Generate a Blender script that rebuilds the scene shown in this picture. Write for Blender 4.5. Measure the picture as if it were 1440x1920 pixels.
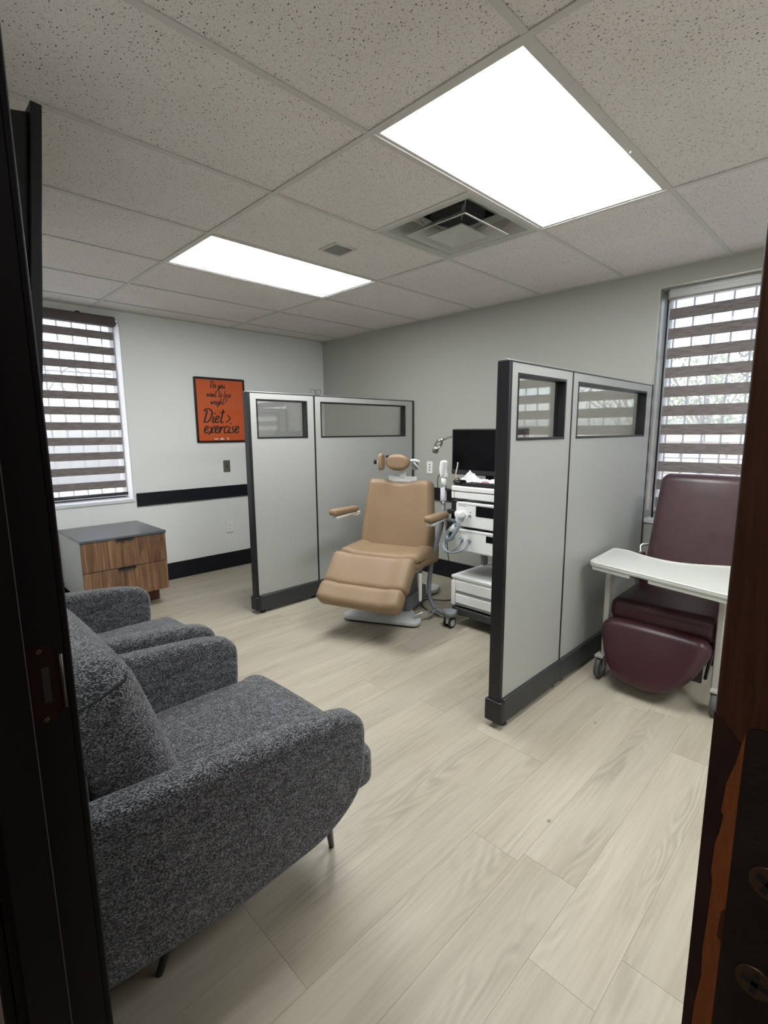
import bpy, bmesh, math, random
from mathutils import Vector, Matrix
random.seed(7)
for o in list(bpy.data.objects): bpy.data.objects.remove(o)
SC = bpy.context.scene
COL = SC.collection
# ------------------------------------------------------------ camera, world, lights, exposure
cam_d = bpy.data.cameras.new('camera'); cam = bpy.data.objects.new('camera', cam_d); COL.objects.link(cam)
cam_d.sensor_fit = 'HORIZONTAL'; cam_d.sensor_width = 36.0; cam_d.lens = 934.35 * 36 / 1440
cam_d.clip_start = 0.02
RT = Vector((0.70440373, 0.70976162, -0.00733659)); UP = Vector((-0.10735517, 0.11675061, 0.98734197)); FW = Vector((-0.70163399, 0.69469975, -0.15843615))
mw = Matrix.Identity(4)
for i in range(3):
    mw[i][0], mw[i][1], mw[i][2] = RT[i], UP[i], -FW[i]
mw.translation = Vector((4.72783, -3.70417, 1.38387))
cam.matrix_world = mw
SC.camera = cam

PANEL_EMIT = 9.0
world = bpy.data.worlds.new('world'); SC.world = world; world.use_nodes = True
nt = world.node_tree; nt.nodes.clear()
wo = nt.nodes.new('ShaderNodeOutputWorld'); bg = nt.nodes.new('ShaderNodeBackground')
sky = nt.nodes.new('ShaderNodeTexSky'); sky.sky_type = 'NISHITA'; sky.sun_disc = False
sky.sun_elevation = math.radians(50); sky.sun_rotation = math.radians(200); sky.dust_density = 2.5
bg.inputs['Strength'].default_value = .36
hs = nt.nodes.new('ShaderNodeHueSaturation'); hs.inputs['Saturation'].default_value = .6
nt.links.new(sky.outputs[0], hs.inputs['Color']); nt.links.new(hs.outputs[0], bg.inputs[0]); nt.links.new(bg.outputs[0], wo.inputs[0])

def area_lamp(name, loc, rot, sx, sy, power, col=(1, 1, 1)):
    d = bpy.data.lights.new(name, 'AREA'); d.shape = 'RECTANGLE'; d.size = sx; d.size_y = sy; d.energy = power; d.color = col
    o = bpy.data.objects.new(name, d); COL.objects.link(o); o.location = loc; o.rotation_euler = rot
    return o
area_lamp('hall_lamp', (4.6, -4.75, 2.36), (0, 0, 0), .5, .5, 3.2, (1.0, .88, .80))

SC.view_settings.view_transform = 'Standard'; SC.view_settings.look = 'None'
SC.view_settings.exposure = 1.13; SC.view_settings.gamma = 1.0; SC.view_settings.use_curve_mapping = False

# ------------------------------------------------------------ materials
def mat(name, col, rough=.5, metal=0.0, spec=.5, bump=0, bscale=50, var=0, vscale=8, emit=0, coat=0, sheen=0):
    m = bpy.data.materials.new(name); m.use_nodes = True
    t = m.node_tree; b = t.nodes['Principled BSDF']
    b.inputs['Base Color'].default_value = (*col, 1); b.inputs['Roughness'].default_value = rough
    b.inputs['Metallic'].default_value = metal; b.inputs['Specular IOR Level'].default_value = spec
    b.inputs['Coat Weight'].default_value = coat
    b.inputs['Sheen Weight'].default_value = sheen
    tc = t.nodes.new('ShaderNodeTexCoord')
    if var:
        n = t.nodes.new('ShaderNodeTexNoise'); n.inputs['Scale'].default_value = vscale; n.inputs['Detail'].default_value = 4
        t.links.new(tc.outputs['Object'], n.inputs['Vector'])
        r = t.nodes.new('ShaderNodeMapRange'); r.inputs[1].default_value = .3; r.inputs[2].default_value = .7
        r.inputs[3].default_value = 1 - var; r.inputs[4].default_value = 1 + var
        t.links.new(n.outputs[0], r.inputs[0])
        mx = t.nodes.new('ShaderNodeVectorMath'); mx.operation = 'SCALE'; mx.inputs[0].default_value = col
        t.links.new(r.outputs[0], mx.inputs['Scale']); t.links.new(mx.outputs[0], b.inputs['Base Color'])
    if bump:
        n = t.nodes.new('ShaderNodeTexNoise'); n.inputs['Scale'].default_value = bscale; n.inputs['Detail'].default_value = 3
        t.links.new(tc.outputs['Object'], n.inputs['Vector'])
        bp = t.nodes.new('ShaderNodeBump'); bp.inputs['Strength'].default_value = bump; bp.inputs['Distance'].default_value = .002
        t.links.new(n.outputs[0], bp.inputs['Height']); t.links.new(bp.outputs[0], b.inputs['Normal'])
    if emit:
        b.inputs['Emission Color'].default_value = (*col, 1); b.inputs['Emission Strength'].default_value = emit
    return m

def ramp(t, stops):
    r = t.nodes.new('ShaderNodeValToRGB'); e = r.color_ramp.elements
    while len(e) < len(stops): e.new(.5)
    for k, (p, c) in enumerate(stops): e[k].position = p; e[k].color = (*c, 1)
    return r

def wood(name, stops, sc=(14, 1.2, 14), axis_noise=3.5, rough=.45, bump=.15, rnd=True, dist=2.2, spec=.4):
    """streaky grain running along the object's Y unless sc says otherwise; every object gets its own offset"""
    m = bpy.data.materials.new(name); m.use_nodes = True; t = m.node_tree; b = t.nodes['Principled BSDF']
    tc = t.nodes.new('ShaderNodeTexCoord'); oi = t.nodes.new('ShaderNodeObjectInfo')
    ad = t.nodes.new('ShaderNodeVectorMath'); ad.operation = 'ADD'
    mu = t.nodes.new('ShaderNodeMath'); mu.operation = 'MULTIPLY'; mu.inputs[1].default_value = 37.0
    t.links.new(oi.outputs['Random'], mu.inputs[0])
    t.links.new(tc.outputs['Object'], ad.inputs[0])
    if rnd: t.links.new(mu.outputs[0], ad.inputs[1])
    else: ad.inputs[1].default_value = (0, 0, 0)
    mp = t.nodes.new('ShaderNodeMapping'); mp.inputs['Scale'].default_value = sc
    t.links.new(ad.outputs[0], mp.inputs[0])
    n = t.nodes.new('ShaderNodeTexNoise'); n.inputs['Scale'].default_value = axis_noise; n.inputs['Detail'].default_value = 8
    n.inputs['Roughness'].default_value = .62; n.inputs['Distortion'].default_value = dist
    t.links.new(mp.outputs[0], n.inputs['Vector'])
    r = ramp(t, stops); t.links.new(n.outputs[0], r.inputs[0])
    # tone differs a little from piece to piece
    rr = t.nodes.new('ShaderNodeMapRange'); rr.inputs[3].default_value = .93; rr.inputs[4].default_value = 1.06
    t.links.new(oi.outputs['Random'], rr.inputs[0])
    sc_ = t.nodes.new('ShaderNodeVectorMath'); sc_.operation = 'SCALE'
    t.links.new(r.outputs[0], sc_.inputs[0]); t.links.new(rr.outputs[0], sc_.inputs['Scale'])
    t.links.new(sc_.outputs[0], b.inputs['Base Color'])
    b.inputs['Roughness'].default_value = rough; b.inputs['Specular IOR Level'].default_value = spec
    bp = t.nodes.new('ShaderNodeBump'); bp.inputs['Strength'].default_value = bump; bp.inputs['Distance'].default_value = .001
    t.links.new(n.outputs[0], bp.inputs['Height']); t.links.new(bp.outputs[0], b.inputs['Normal'])
    return m

def floor_mat():
    m = bpy.data.materials.new('vinyl_plank'); m.use_nodes = True; t = m.node_tree; b = t.nodes['Principled BSDF']
    L = t.links.new
    tc = t.nodes.new('ShaderNodeTexCoord'); oi = t.nodes.new('ShaderNodeObjectInfo')
    mu = t.nodes.new('ShaderNodeMath'); mu.operation = 'MULTIPLY'; mu.inputs[1].default_value = 53.0; L(oi.outputs['Random'], mu.inputs[0])
    ad = t.nodes.new('ShaderNodeVectorMath'); ad.operation = 'ADD'; L(tc.outputs['Object'], ad.inputs[0]); L(mu.outputs[0], ad.inputs[1])
    mp = t.nodes.new('ShaderNodeMapping'); mp.inputs['Scale'].default_value = (6.5, .85, 6.5); L(ad.outputs[0], mp.inputs[0])
    # broad cathedral figure: iso-lines of a stretched noise
    n0 = t.nodes.new('ShaderNodeTexNoise'); n0.inputs['Scale'].default_value = 1.0; n0.inputs['Detail'].default_value = 2.0; n0.inputs['Distortion'].default_value = .5
    L(mp.outputs[0], n0.inputs['Vector'])
    k = t.nodes.new('ShaderNodeMath'); k.operation = 'MULTIPLY'; k.inputs[1].default_value = 105.0; L(n0.outputs[0], k.inputs[0])
    s = t.nodes.new('ShaderNodeMath'); s.operation = 'SINE'; L(k.outputs[0], s.inputs[0])
    s2 = t.nodes.new('ShaderNodeMapRange'); s2.inputs[1].default_value = -1; s2.inputs[3].default_value = 0; s2.inputs[4].default_value = 1; L(s.outputs[0], s2.inputs[0])
    # where the figure shows
    n1 = t.nodes.new('ShaderNodeTexNoise'); n1.inputs['Scale'].default_value = 1.3; n1.inputs['Detail'].default_value = 3; L(mp.outputs[0], n1.inputs['Vector'])
    w = t.nodes.new('ShaderNodeMapRange'); w.inputs[1].default_value = .54; w.inputs[2].default_value = .70; L(n1.outputs[0], w.inputs[0])
    fig = t.nodes.new('ShaderNodeMath'); fig.operation = 'MULTIPLY'; L(s2.outputs[0], fig.inputs[0]); L(w.outputs[0], fig.inputs[1])
    # fine streaks
    mp2 = t.nodes.new('ShaderNodeMapping'); mp2.inputs['Scale'].default_value = (60, 2.2, 60); L(ad.outputs[0], mp2.inputs[0])
    n2 = t.nodes.new('ShaderNodeTexNoise'); n2.inputs['Scale'].default_value = 1.6; n2.inputs['Detail'].default_value = 6; n2.inputs['Distortion'].default_value = .6; L(mp2.outputs[0], n2.inputs['Vector'])
    mp3 = t.nodes.new('ShaderNodeMapping'); mp3.inputs['Scale'].default_value = (9, 1.0, 9); L(ad.outputs[0], mp3.inputs[0])
    n3 = t.nodes.new('ShaderNodeTexNoise'); n3.inputs['Scale'].default_value = 1.2; n3.inputs['Detail'].default_value = 4; L(mp3.outputs[0], n3.inputs['Vector'])
    r = ramp(t, [(.3, (.372, .333, .258)), (.5, (.42, .382, .302)), (.72, (.46, .422, .342))]); L(n3.outputs[0], r.inputs[0])
    a = t.nodes.new('ShaderNodeMapRange'); a.inputs[1].default_value = .35; a.inputs[2].default_value = .7; a.inputs[3].default_value = 1.04; a.inputs[4].default_value = .91; L(n2.outputs[0], a.inputs[0])
    f2 = t.nodes.new('ShaderNodeMapRange'); f2.inputs[3].default_value = 1.0; f2.inputs[4].default_value = .80; L(fig.outputs[0], f2.inputs[0])
    rr = t.nodes.new('ShaderNodeMapRange'); rr.inputs[3].default_value = .96; rr.inputs[4].default_value = 1.05; L(oi.outputs['Random'], rr.inputs[0])
    p1 = t.nodes.new('ShaderNodeMath'); p1.operation = 'MULTIPLY'; L(a.outputs[0], p1.inputs[0]); L(f2.outputs[0], p1.inputs[1])
    p2 = t.nodes.new('ShaderNodeMath'); p2.operation = 'MULTIPLY'; L(p1.outputs[0], p2.inputs[0]); L(rr.outputs[0], p2.inputs[1])
    # sparse small knots
    v = t.nodes.new('ShaderNodeTexVoronoi'); v.inputs['Scale'].default_value = 2.2; mpv = t.nodes.new('ShaderNodeMapping'); mpv.inputs['Scale'].default_value = (1.6, 1, 1); L(ad.outputs[0], mpv.inputs[0]); L(mpv.outputs[0], v.inputs['Vector'])
    kv = t.nodes.new('ShaderNodeMapRange'); kv.inputs[1].default_value = .010; kv.inputs[2].default_value = .03; kv.inputs[3].default_value = .45; kv.inputs[4].default_value = 1; L(v.outputs['Distance'], kv.inputs[0])
    p3 = t.nodes.new('ShaderNodeMath'); p3.operation = 'MULTIPLY'; L(p2.outputs[0], p3.inputs[0]); L(kv.outputs[0], p3.inputs[1])
    sc = t.nodes.new('ShaderNodeVectorMath'); sc.operation = 'SCALE'; L(r.outputs[0], sc.inputs[0]); L(p3.outputs[0], sc.inputs['Scale'])
    L(sc.outputs[0], b.inputs['Base Color'])
    b.inputs['Roughness'].default_value = .42; b.inputs['Specular IOR Level'].default_value = .42
    bp = t.nodes.new('ShaderNodeBump'); bp.inputs['Strength'].default_value = .2; bp.inputs['Distance'].default_value = .0006
    L(p1.outputs[0], bp.inputs['Height']); L(bp.outputs[0], b.inputs['Normal'])
    return m

def tile_mat():
    m = bpy.data.materials.new('ceiling_tile_fissured'); m.use_nodes = True; t = m.node_tree; b = t.nodes['Principled BSDF']; L = t.links.new
    tc = t.nodes.new('ShaderNodeTexCoord'); oi = t.nodes.new('ShaderNodeObjectInfo')
    mu = t.nodes.new('ShaderNodeMath'); mu.operation = 'MULTIPLY'; mu.inputs[1].default_value = 29.0; L(oi.outputs['Random'], mu.inputs[0])
    ad = t.nodes.new('ShaderNodeVectorMath'); ad.operation = 'ADD'; L(tc.outputs['Object'], ad.inputs[0]); L(mu.outputs[0], ad.inputs[1])
    # warped so the short fissures bend
    nz = t.nodes.new('ShaderNodeTexNoise'); nz.inputs['Scale'].default_value = 42; L(ad.outputs[0], nz.inputs['Vector'])
    sb = t.nodes.new('ShaderNodeVectorMath'); sb.operation = 'SUBTRACT'; sb.inputs[1].default_value = (.5, .5, .5); L(nz.outputs['Color'], sb.inputs[0])
    sm = t.nodes.new('ShaderNodeVectorMath'); sm.operation = 'SCALE'; sm.inputs['Scale'].default_value = .012; L(sb.outputs[0], sm.inputs[0])
    a2 = t.nodes.new('ShaderNodeVectorMath'); a2.operation = 'ADD'; L(ad.outputs[0], a2.inputs[0]); L(sm.outputs[0], a2.inputs[1])
    mp = t.nodes.new('ShaderNodeMapping'); mp.inputs['Scale'].default_value = (1.0, 2.0, 1.0); mp.inputs['Rotation'].default_value = (0, 0, .5); L(a2.outputs[0], mp.inputs[0])
    v = t.nodes.new('ShaderNodeTexVoronoi'); v.inputs['Scale'].default_value = 62; L(mp.outputs[0], v.inputs['Vector'])
    hole = t.nodes.new('ShaderNodeMapRange'); hole.inputs[1].default_value = .13; hole.inputs[2].default_value = .22; L(v.outputs['Distance'], hole.inputs[0])
    # only some cells have a hole
    sep = t.nodes.new('ShaderNodeSeparateColor'); L(v.outputs['Color'], sep.inputs[0])
    g = t.nodes.new('ShaderNodeMath'); g.operation = 'GREATER_THAN'; g.inputs[1].default_value = .6; L(sep.outputs[0], g.inputs[0])
    mx = t.nodes.new('ShaderNodeMath'); mx.operation = 'MAXIMUM'; L(hole.outputs[0], mx.inputs[0]); L(g.outputs[0], mx.inputs[1])
    v2 = t.nodes.new('ShaderNodeTexVoronoi'); v2.inputs['Scale'].default_value = 150; L(a2.outputs[0], v2.inputs['Vector'])
    h2 = t.nodes.new('ShaderNodeMapRange'); h2.inputs[1].default_value = .14; h2.inputs[2].default_value = .3; h2.inputs[3].default_value = .55; L(v2.outputs['Distance'], h2.inputs[0])
    al = t.nodes.new('ShaderNodeMath'); al.operation = 'MULTIPLY'; L(mx.outputs[0], al.inputs[0]); L(h2.outputs[0], al.inputs[1])
    n = t.nodes.new('ShaderNodeTexNoise'); n.inputs['Scale'].default_value = 3; L(ad.outputs[0], n.inputs['Vector'])
    r = ramp(t, [(.3, (.75, .715, .68)), (.7, (.79, .755, .72))]); L(n.outputs[0], r.inputs[0])
    mc = t.nodes.new('ShaderNodeMix'); mc.data_type = 'RGBA'; mc.inputs[6].default_value = (.045, .038, .035, 1); L(al.outputs[0], mc.inputs[0]); L(r.outputs[0], mc.inputs[7])
    L(mc.outputs[2], b.inputs['Base Color'])
    b.inputs['Roughness'].default_value = .95; b.inputs['Specular IOR Level'].default_value = .1
    bp = t.nodes.new('ShaderNodeBump'); bp.inputs['Strength'].default_value = .6; bp.inputs['Distance'].default_value = .002
    L(al.outputs[0], bp.inputs['Height']); L(bp.outputs[0], b.inputs['Normal'])
    return m

def tweed_mat():
    m = bpy.data.materials.new('tweed_fabric'); m.use_nodes = True; t = m.node_tree; b = t.nodes['Principled BSDF']; L = t.links.new
    tc = t.nodes.new('ShaderNodeTexCoord')
    mp = t.nodes.new('ShaderNodeMapping'); mp.inputs['Scale'].default_value = (1, .6, 1.6); L(tc.outputs['Object'], mp.inputs[0])
    n = t.nodes.new('ShaderNodeTexNoise'); n.inputs['Scale'].default_value = 330; n.inputs['Detail'].default_value = 2; n.inputs['Roughness'].default_value = .7; L(mp.outputs[0], n.inputs['Vector'])
    n2 = t.nodes.new('ShaderNodeTexNoise'); n2.inputs['Scale'].default_value = 60; n2.inputs['Detail'].default_value = 3; L(mp.outputs[0], n2.inputs['Vector'])
    mix = t.nodes.new('ShaderNodeMath'); mix.operation = 'MULTIPLY_ADD'; mix.inputs[1].default_value = .18; L(n2.outputs[0], mix.inputs[0])
    k = t.nodes.new('ShaderNodeMath'); k.operation = 'MULTIPLY'; k.inputs[1].default_value = .82; L(n.outputs[0], k.inputs[0]); L(k.outputs[0], mix.inputs[2])
    r = ramp(t, [(.42, (.010, .010, .013)), (.5, (.042, .043, .050)), (.59, (.25, .26, .275))]); L(mix.outputs[0], r.inputs[0])
    L(r.outputs[0], b.inputs['Base Color'])
    b.inputs['Roughness'].default_value = .95; b.inputs['Specular IOR Level'].default_value = .15; b.inputs['Sheen Weight'].default_value = .25
    # woven ribs
    wv = t.nodes.new('ShaderNodeTexVoronoi'); wv.inputs['Scale'].default_value = 260; L(mp.outputs[0], wv.inputs['Vector'])
    bp = t.nodes.new('ShaderNodeBump'); bp.inputs['Strength'].default_value = .7; bp.inputs['Distance'].default_value = .003
    L(wv.outputs['Distance'], bp.inputs['Height']); L(bp.outputs[0], b.inputs['Normal'])
    return m

def glass_mat(name, tint=(1, 1, 1), rough=0.0, f0=.04):
    m = bpy.data.materials.new(name); m.use_nodes = True; t = m.node_tree; t.nodes.clear(); L = t.links.new
    o = t.nodes.new('ShaderNodeOutputMaterial'); tr = t.nodes.new('ShaderNodeBsdfTransparent'); tr.inputs[0].default_value = (*tint, 1)
    gl = t.nodes.new('ShaderNodeBsdfGlossy'); gl.inputs['Roughness'].default_value = rough
    lw = t.nodes.new('ShaderNodeLayerWeight'); lw.inputs[0].default_value = .5
    pw = t.nodes.new('ShaderNodeMath'); pw.operation = 'POWER'; pw.inputs[1].default_value = 5; L(lw.outputs['Facing'], pw.inputs[0])
    ma = t.nodes.new('ShaderNodeMath'); ma.operation = 'MULTIPLY_ADD'; ma.inputs[1].default_value = 1 - f0; ma.inputs[2].default_value = f0; L(pw.outputs[0], ma.inputs[0])
    mx = t.nodes.new('ShaderNodeMixShader'); L(ma.outputs[0], mx.inputs[0]); L(tr.outputs[0], mx.inputs[1]); L(gl.outputs[0], mx.inputs[2]); L(mx.outputs[0], o.inputs[0])
    return m

def sheer_mat():
    m = bpy.data.materials.new('sheer_voile'); m.use_nodes = True; t = m.node_tree; t.nodes.clear(); L = t.links.new
    o = t.nodes.new('ShaderNodeOutputMaterial'); tr = t.nodes.new('ShaderNodeBsdfTransparent'); tr.inputs[0].default_value = (.97, .98, 1, 1)
    tl = t.nodes.new('ShaderNodeBsdfTranslucent'); tl.inputs[0].default_value = (.9, .9, .92, 1)
    df = t.nodes.new('ShaderNodeBsdfDiffuse'); df.inputs[0].default_value = (.8, .8, .8, 1)
    a = t.nodes.new('ShaderNodeMixShader'); a.inputs[0].default_value = .5; L(tl.outputs[0], a.inputs[1]); L(df.outputs[0], a.inputs[2])
    b = t.nodes.new('ShaderNodeMixShader'); b.inputs[0].default_value = .46; L(tr.outputs[0], b.inputs[1]); L(a.outputs[0], b.inputs[2]); L(b.outputs[0], o.inputs[0])
    return m

def slat_mat():
    m = bpy.data.materials.new('woven_blind_strip'); m.use_nodes = True; t = m.node_tree; b = t.nodes['Principled BSDF']; L = t.links.new
    tc = t.nodes.new('ShaderNodeTexCoord'); oi = t.nodes.new('ShaderNodeObjectInfo')
    mu = t.nodes.new('ShaderNodeMath'); mu.operation = 'MULTIPLY'; mu.inputs[1].default_value = 29.0; L(oi.outputs['Random'], mu.inputs[0])
    ad = t.nodes.new('ShaderNodeVectorMath'); ad.operation = 'ADD'; L(tc.outputs['Object'], ad.inputs[0]); L(mu.outputs[0], ad.inputs[1])
    mp = t.nodes.new('ShaderNodeMapping'); mp.inputs['Scale'].default_value = (6, 6, 160); L(ad.outputs[0], mp.inputs[0])
    n = t.nodes.new('ShaderNodeTexNoise'); n.inputs['Scale'].default_value = 2.5; n.inputs['Detail'].default_value = 5; L(mp.outputs[0], n.inputs['Vector'])
    r = ramp(t, [(.32, (.16, .135, .13)), (.5, (.265, .235, .232)), (.7, (.40, .36, .345))]); L(n.outputs[0], r.inputs[0])
    L(r.outputs[0], b.inputs['Base Color']); b.inputs['Roughness'].default_value = .9
    tl = t.nodes.new('ShaderNodeBsdfTranslucent'); L(r.outputs[0], tl.inputs[0]); mxs = t.nodes.new('ShaderNodeMixShader'); mxs.inputs[0].default_value = .22
    out = t.nodes['Material Output']; L(b.outputs[0], mxs.inputs[1]); L(tl.outputs[0], mxs.inputs[2]); L(mxs.outputs[0], out.inputs[0])
    return m

M = {}
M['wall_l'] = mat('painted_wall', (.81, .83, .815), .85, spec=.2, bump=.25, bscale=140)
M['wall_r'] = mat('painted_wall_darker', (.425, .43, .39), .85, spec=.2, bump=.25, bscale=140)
M['hallwall'] = mat('hall_wall_paint', (.5, .42, .39), .8)
M['black_trim'] = mat('black_vinyl_trim', (.008, .009, .014), .5, spec=.3)
M['floor'] = floor_mat(); M['subfloor'] = mat('subfloor_dark', (.17, .15, .12), .9)
M['tile'] = tile_mat()
M['tee'] = mat('grid_paint', (.60, .59, .56), .55)
M['plenum'] = mat('plenum_dark', (.05, .05, .05), .9)
M['lamp'] = mat('lit_diffuser', (.968, .980, .980), .5, emit=PANEL_EMIT)
M['tweed'] = tweed_mat()
M['black_metal'] = mat('black_metal', (.012, .012, .013), .45)
M['walnut'] = wood('walnut_laminate', [(.3, (.075, .035, .017)), (.46, (.15, .078, .04)), (.58, (.24, .135, .072)), (.75, (.36, .23, .13))], sc=(5, 9, .55), axis_noise=2.4, dist=1.6)
M['walnut_plain'] = wood('walnut_plinth', [(.3, (.075, .025, .014)), (.7, (.13, .045, .025))], sc=(5, 1, 9), axis_noise=3)
M['slate_top'] = mat('slate_laminate', (.085, .09, .105), .27, spec=.7)
M['white_lam'] = mat('white_laminate', (.56, .57, .58), .5)
M['white_plastic'] = mat('white_plastic', (.78, .80, .79), .35)
M['white_metal'] = mat('white_enamel', (.72, .74, .76), .3)
M['cream_plastic'] = mat('cream_tray', (.54, .555, .515), .4)
M['cream_metal'] = mat('cream_enamel_tube', (.42, .41, .375), .4)
M['grey_plastic'] = mat('grey_plastic', (.22, .24, .26), .45)
M['charcoal'] = mat('charcoal_metal', (.011, .011, .015), .42)
M['charcoal_mid'] = mat('charcoal_base_cover', (.034, .037, .038), .48)
M['alu'] = mat('aluminium_trim', (.55, .56, .56), .3, metal=.7)
M['panel'] = mat('partition_fabric_panel', (.41, .42, .40), .5, metal=.0, spec=.5, bump=.12, bscale=420)
M['tan'] = mat('tan_vinyl', (.275, .190, .112), .5, spec=.4, var=.05, vscale=5, bump=.1, bscale=200)
M['tan_dark'] = mat('tan_vinyl_piping', (.27, .165, .095), .55)
M['maroon'] = mat('maroon_vinyl', (.046, .013, .018), .36, spec=.5, var=.14, vscale=9, bump=.1, bscale=120)
M['maroon_worn'] = mat('maroon_vinyl_worn', (.056, .027, .031), .36, spec=.6, var=.22, vscale=7, bump=.25, bscale=60)
M['black_plastic'] = mat('black_plastic', (.006, .006, .007), .4, spec=.3)
M['screen'] = mat('screen_black', (.003, .003, .004), .18, spec=.15)
M['chrome'] = mat('chrome', (.62, .61, .60), .16, metal=1)
M['brass_dark'] = mat('aged_bronze', (.045, .036, .030), .42, metal=.55, var=.25, vscale=60, bump=.2, bscale=300)
M['strike'] = mat('strike_bronze', (.035, .017, .011), .4, metal=.7, var=.2, vscale=50)
M['screw'] = mat('worn_screw', (.16, .11, .075), .4, metal=.8)
M['jamb'] = mat('espresso_jamb', (.006, .0045, .005), .6, spec=.2)
M['jamb_edge'] = mat('jamb_pale_edge', (.10, .085, .078), .6)
M['doorwood'] = wood('door_stain', [(.3, (.045, .017, .008)), (.5, (.070, .028, .013)), (.7, (.10, .042, .021))], sc=(22, 22, 1.6), axis_noise=6, rough=.5, rnd=False)
M['barewood'] = wood('bare_wood', [(.3, (.22, .068, .018)), (.7, (.33, .11, .03))], sc=(60, 60, 6), axis_noise=6, rough=.7, rnd=False)
M['darkwood'] = mat('old_dark_stain', (.030, .012, .008), .6, var=.3, vscale=90)
M['orange'] = mat('poster_orange', (.66, .115, .022), .5, spec=.4)
M['ink'] = mat('poster_ink', (.01, .008, .01), .6)
M['white_print'] = mat('white_print', (.85, .8, .75), .6)
M['poster_frame'] = mat('poster_frame_black', (.01, .005, .006), .35)
M['hose'] = mat('grey_hose', (.20, .215, .25), .5)
M['hose_l'] = mat('blue_grey_hose', (.27, .33, .37), .45)
M['rubber'] = mat('black_rubber', (.015, .015, .015), .7)
M['wheel_grey'] = mat('wheel_grey', (.09, .09, .09), .55)
M['wheel_cream'] = mat('wheel_cream_hub', (.50, .50, .44), .5)
M['glass'] = glass_mat('clear_glass', (.96, .97, .97)); M['pglass'] = glass_mat('partition_glass', (.90, .90, .89), f0=.17)
M['sheer'] = sheer_mat(); M['slat'] = slat_mat()
M['valance'] = mat('brown_valance', (.085, .068, .062), .6); M['valance_s'] = mat('silver_valance', (.40, .40, .38), .35, metal=.5)
M['win_frame'] = mat('window_frame_white', (.72, .74, .76), .4); M['reveal'] = mat('window_reveal_paint', (.70, .71, .71), .5)
M['reveal_metal'] = mat('window_reveal_metal', (.50, .49, .46), .3, metal=.6)
M['iron'] = mat('iron_bars', (.10, .10, .11), .6)
M['keys'] = mat('key_black', (.018, .018, .018), .5)
M['plastic_bag'] = mat('crumpled_wrap', (.75, .77, .77), .2, bump=.8, bscale=50); M['pink'] = mat('pink_print', (.62, .30, .42), .5)
M['switch'] = mat('grey_switch_plate', (.11, .11, .09), .45); M['plate'] = mat('white_plate', (.86, .88, .86), .4)
M['vent'] = mat('vent_enamel', (.50, .50, .46), .45); M['grille'] = mat('return_grille', (.30, .30, .28), .6)
M['ground'] = mat('pale_gravel', (.80, .78, .78), .9, var=.2, vscale=3, bump=.5, bscale=20)
M['stone'] = mat('pale_stone', (.58, .48, .42), .9, var=.25, vscale=4, bump=.5, bscale=25)
M['leaf'] = mat('leaf_green', (.22, .28, .12), .7); M['bark'] = mat('bark', (.20, .15, .11), .9)

# ------------------------------------------------------------ builders
def new_bm(): return bmesh.new()
def merge(dst, src):
    me = bpy.data.meshes.new('tmp'); src.to_mesh(me); src.free(); dst.from_mesh(me); bpy.data.meshes.remove(me); return dst
def xf(bm, m): bmesh.ops.transform(bm, matrix=m, verts=bm.verts); return bm
def box(x0, x1, y0, y1, z0, z1, bev=0, seg=2, bm=None):
    b = bmesh.new(); r = bmesh.ops.create_cube(b, size=1)
    for v in b.verts:
        v.co = Vector(((x0 + x1) / 2 + v.co.x * (x1 - x0), (y0 + y1) / 2 + v.co.y * (y1 - y0), (z0 + z1) / 2 + v.co.z * (z1 - z0)))
    if bev:
        orig = set(b.faces)
        rr = bmesh.ops.bevel(b, geom=list(b.edges), offset=bev, segments=seg, affect='EDGES', profile=.5)
        for f in rr['faces']: f.smooth = True
    return merge(bm, b) if bm else b
def cyl(p0, p1, r0, r1=None, n=16, bm=None, smooth=True):
    r1 = r0 if r1 is None else r1
    p0, p1 = Vector(p0), Vector(p1); d = p1 - p0
    b = bmesh.new(); bmesh.ops.create_cone(b, cap_ends=True, segments=n, radius1=r0, radius2=r1, depth=d.length)
    for f in b.faces: f.smooth = smooth and len(f.verts) == 4
    q = Vector((0, 0, 1)).rotation_difference(d.normalized()).to_matrix().to_4x4()
    xf(b, Matrix.Translation((p0 + p1) / 2) @ q)
    return merge(bm, b) if bm else b
def crom(pts, n=6):
    P = [Vector(p) for p in pts]; P = [P[0] * 2 - P[1]] + P + [P[-1] * 2 - P[-2]]; out = []
    for i in range(1, len(P) - 2):
        a, b, c, d = P[i - 1:i + 3]
        for k in range(n):
            t = k / n
            out.append(.5 * ((2 * b) + (c - a) * t + (2 * a - 5 * b + 4 * c - d) * t * t + (3 * b - a - 3 * c + d) * t ** 3))
    out.append(P[-2]); return out
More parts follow.
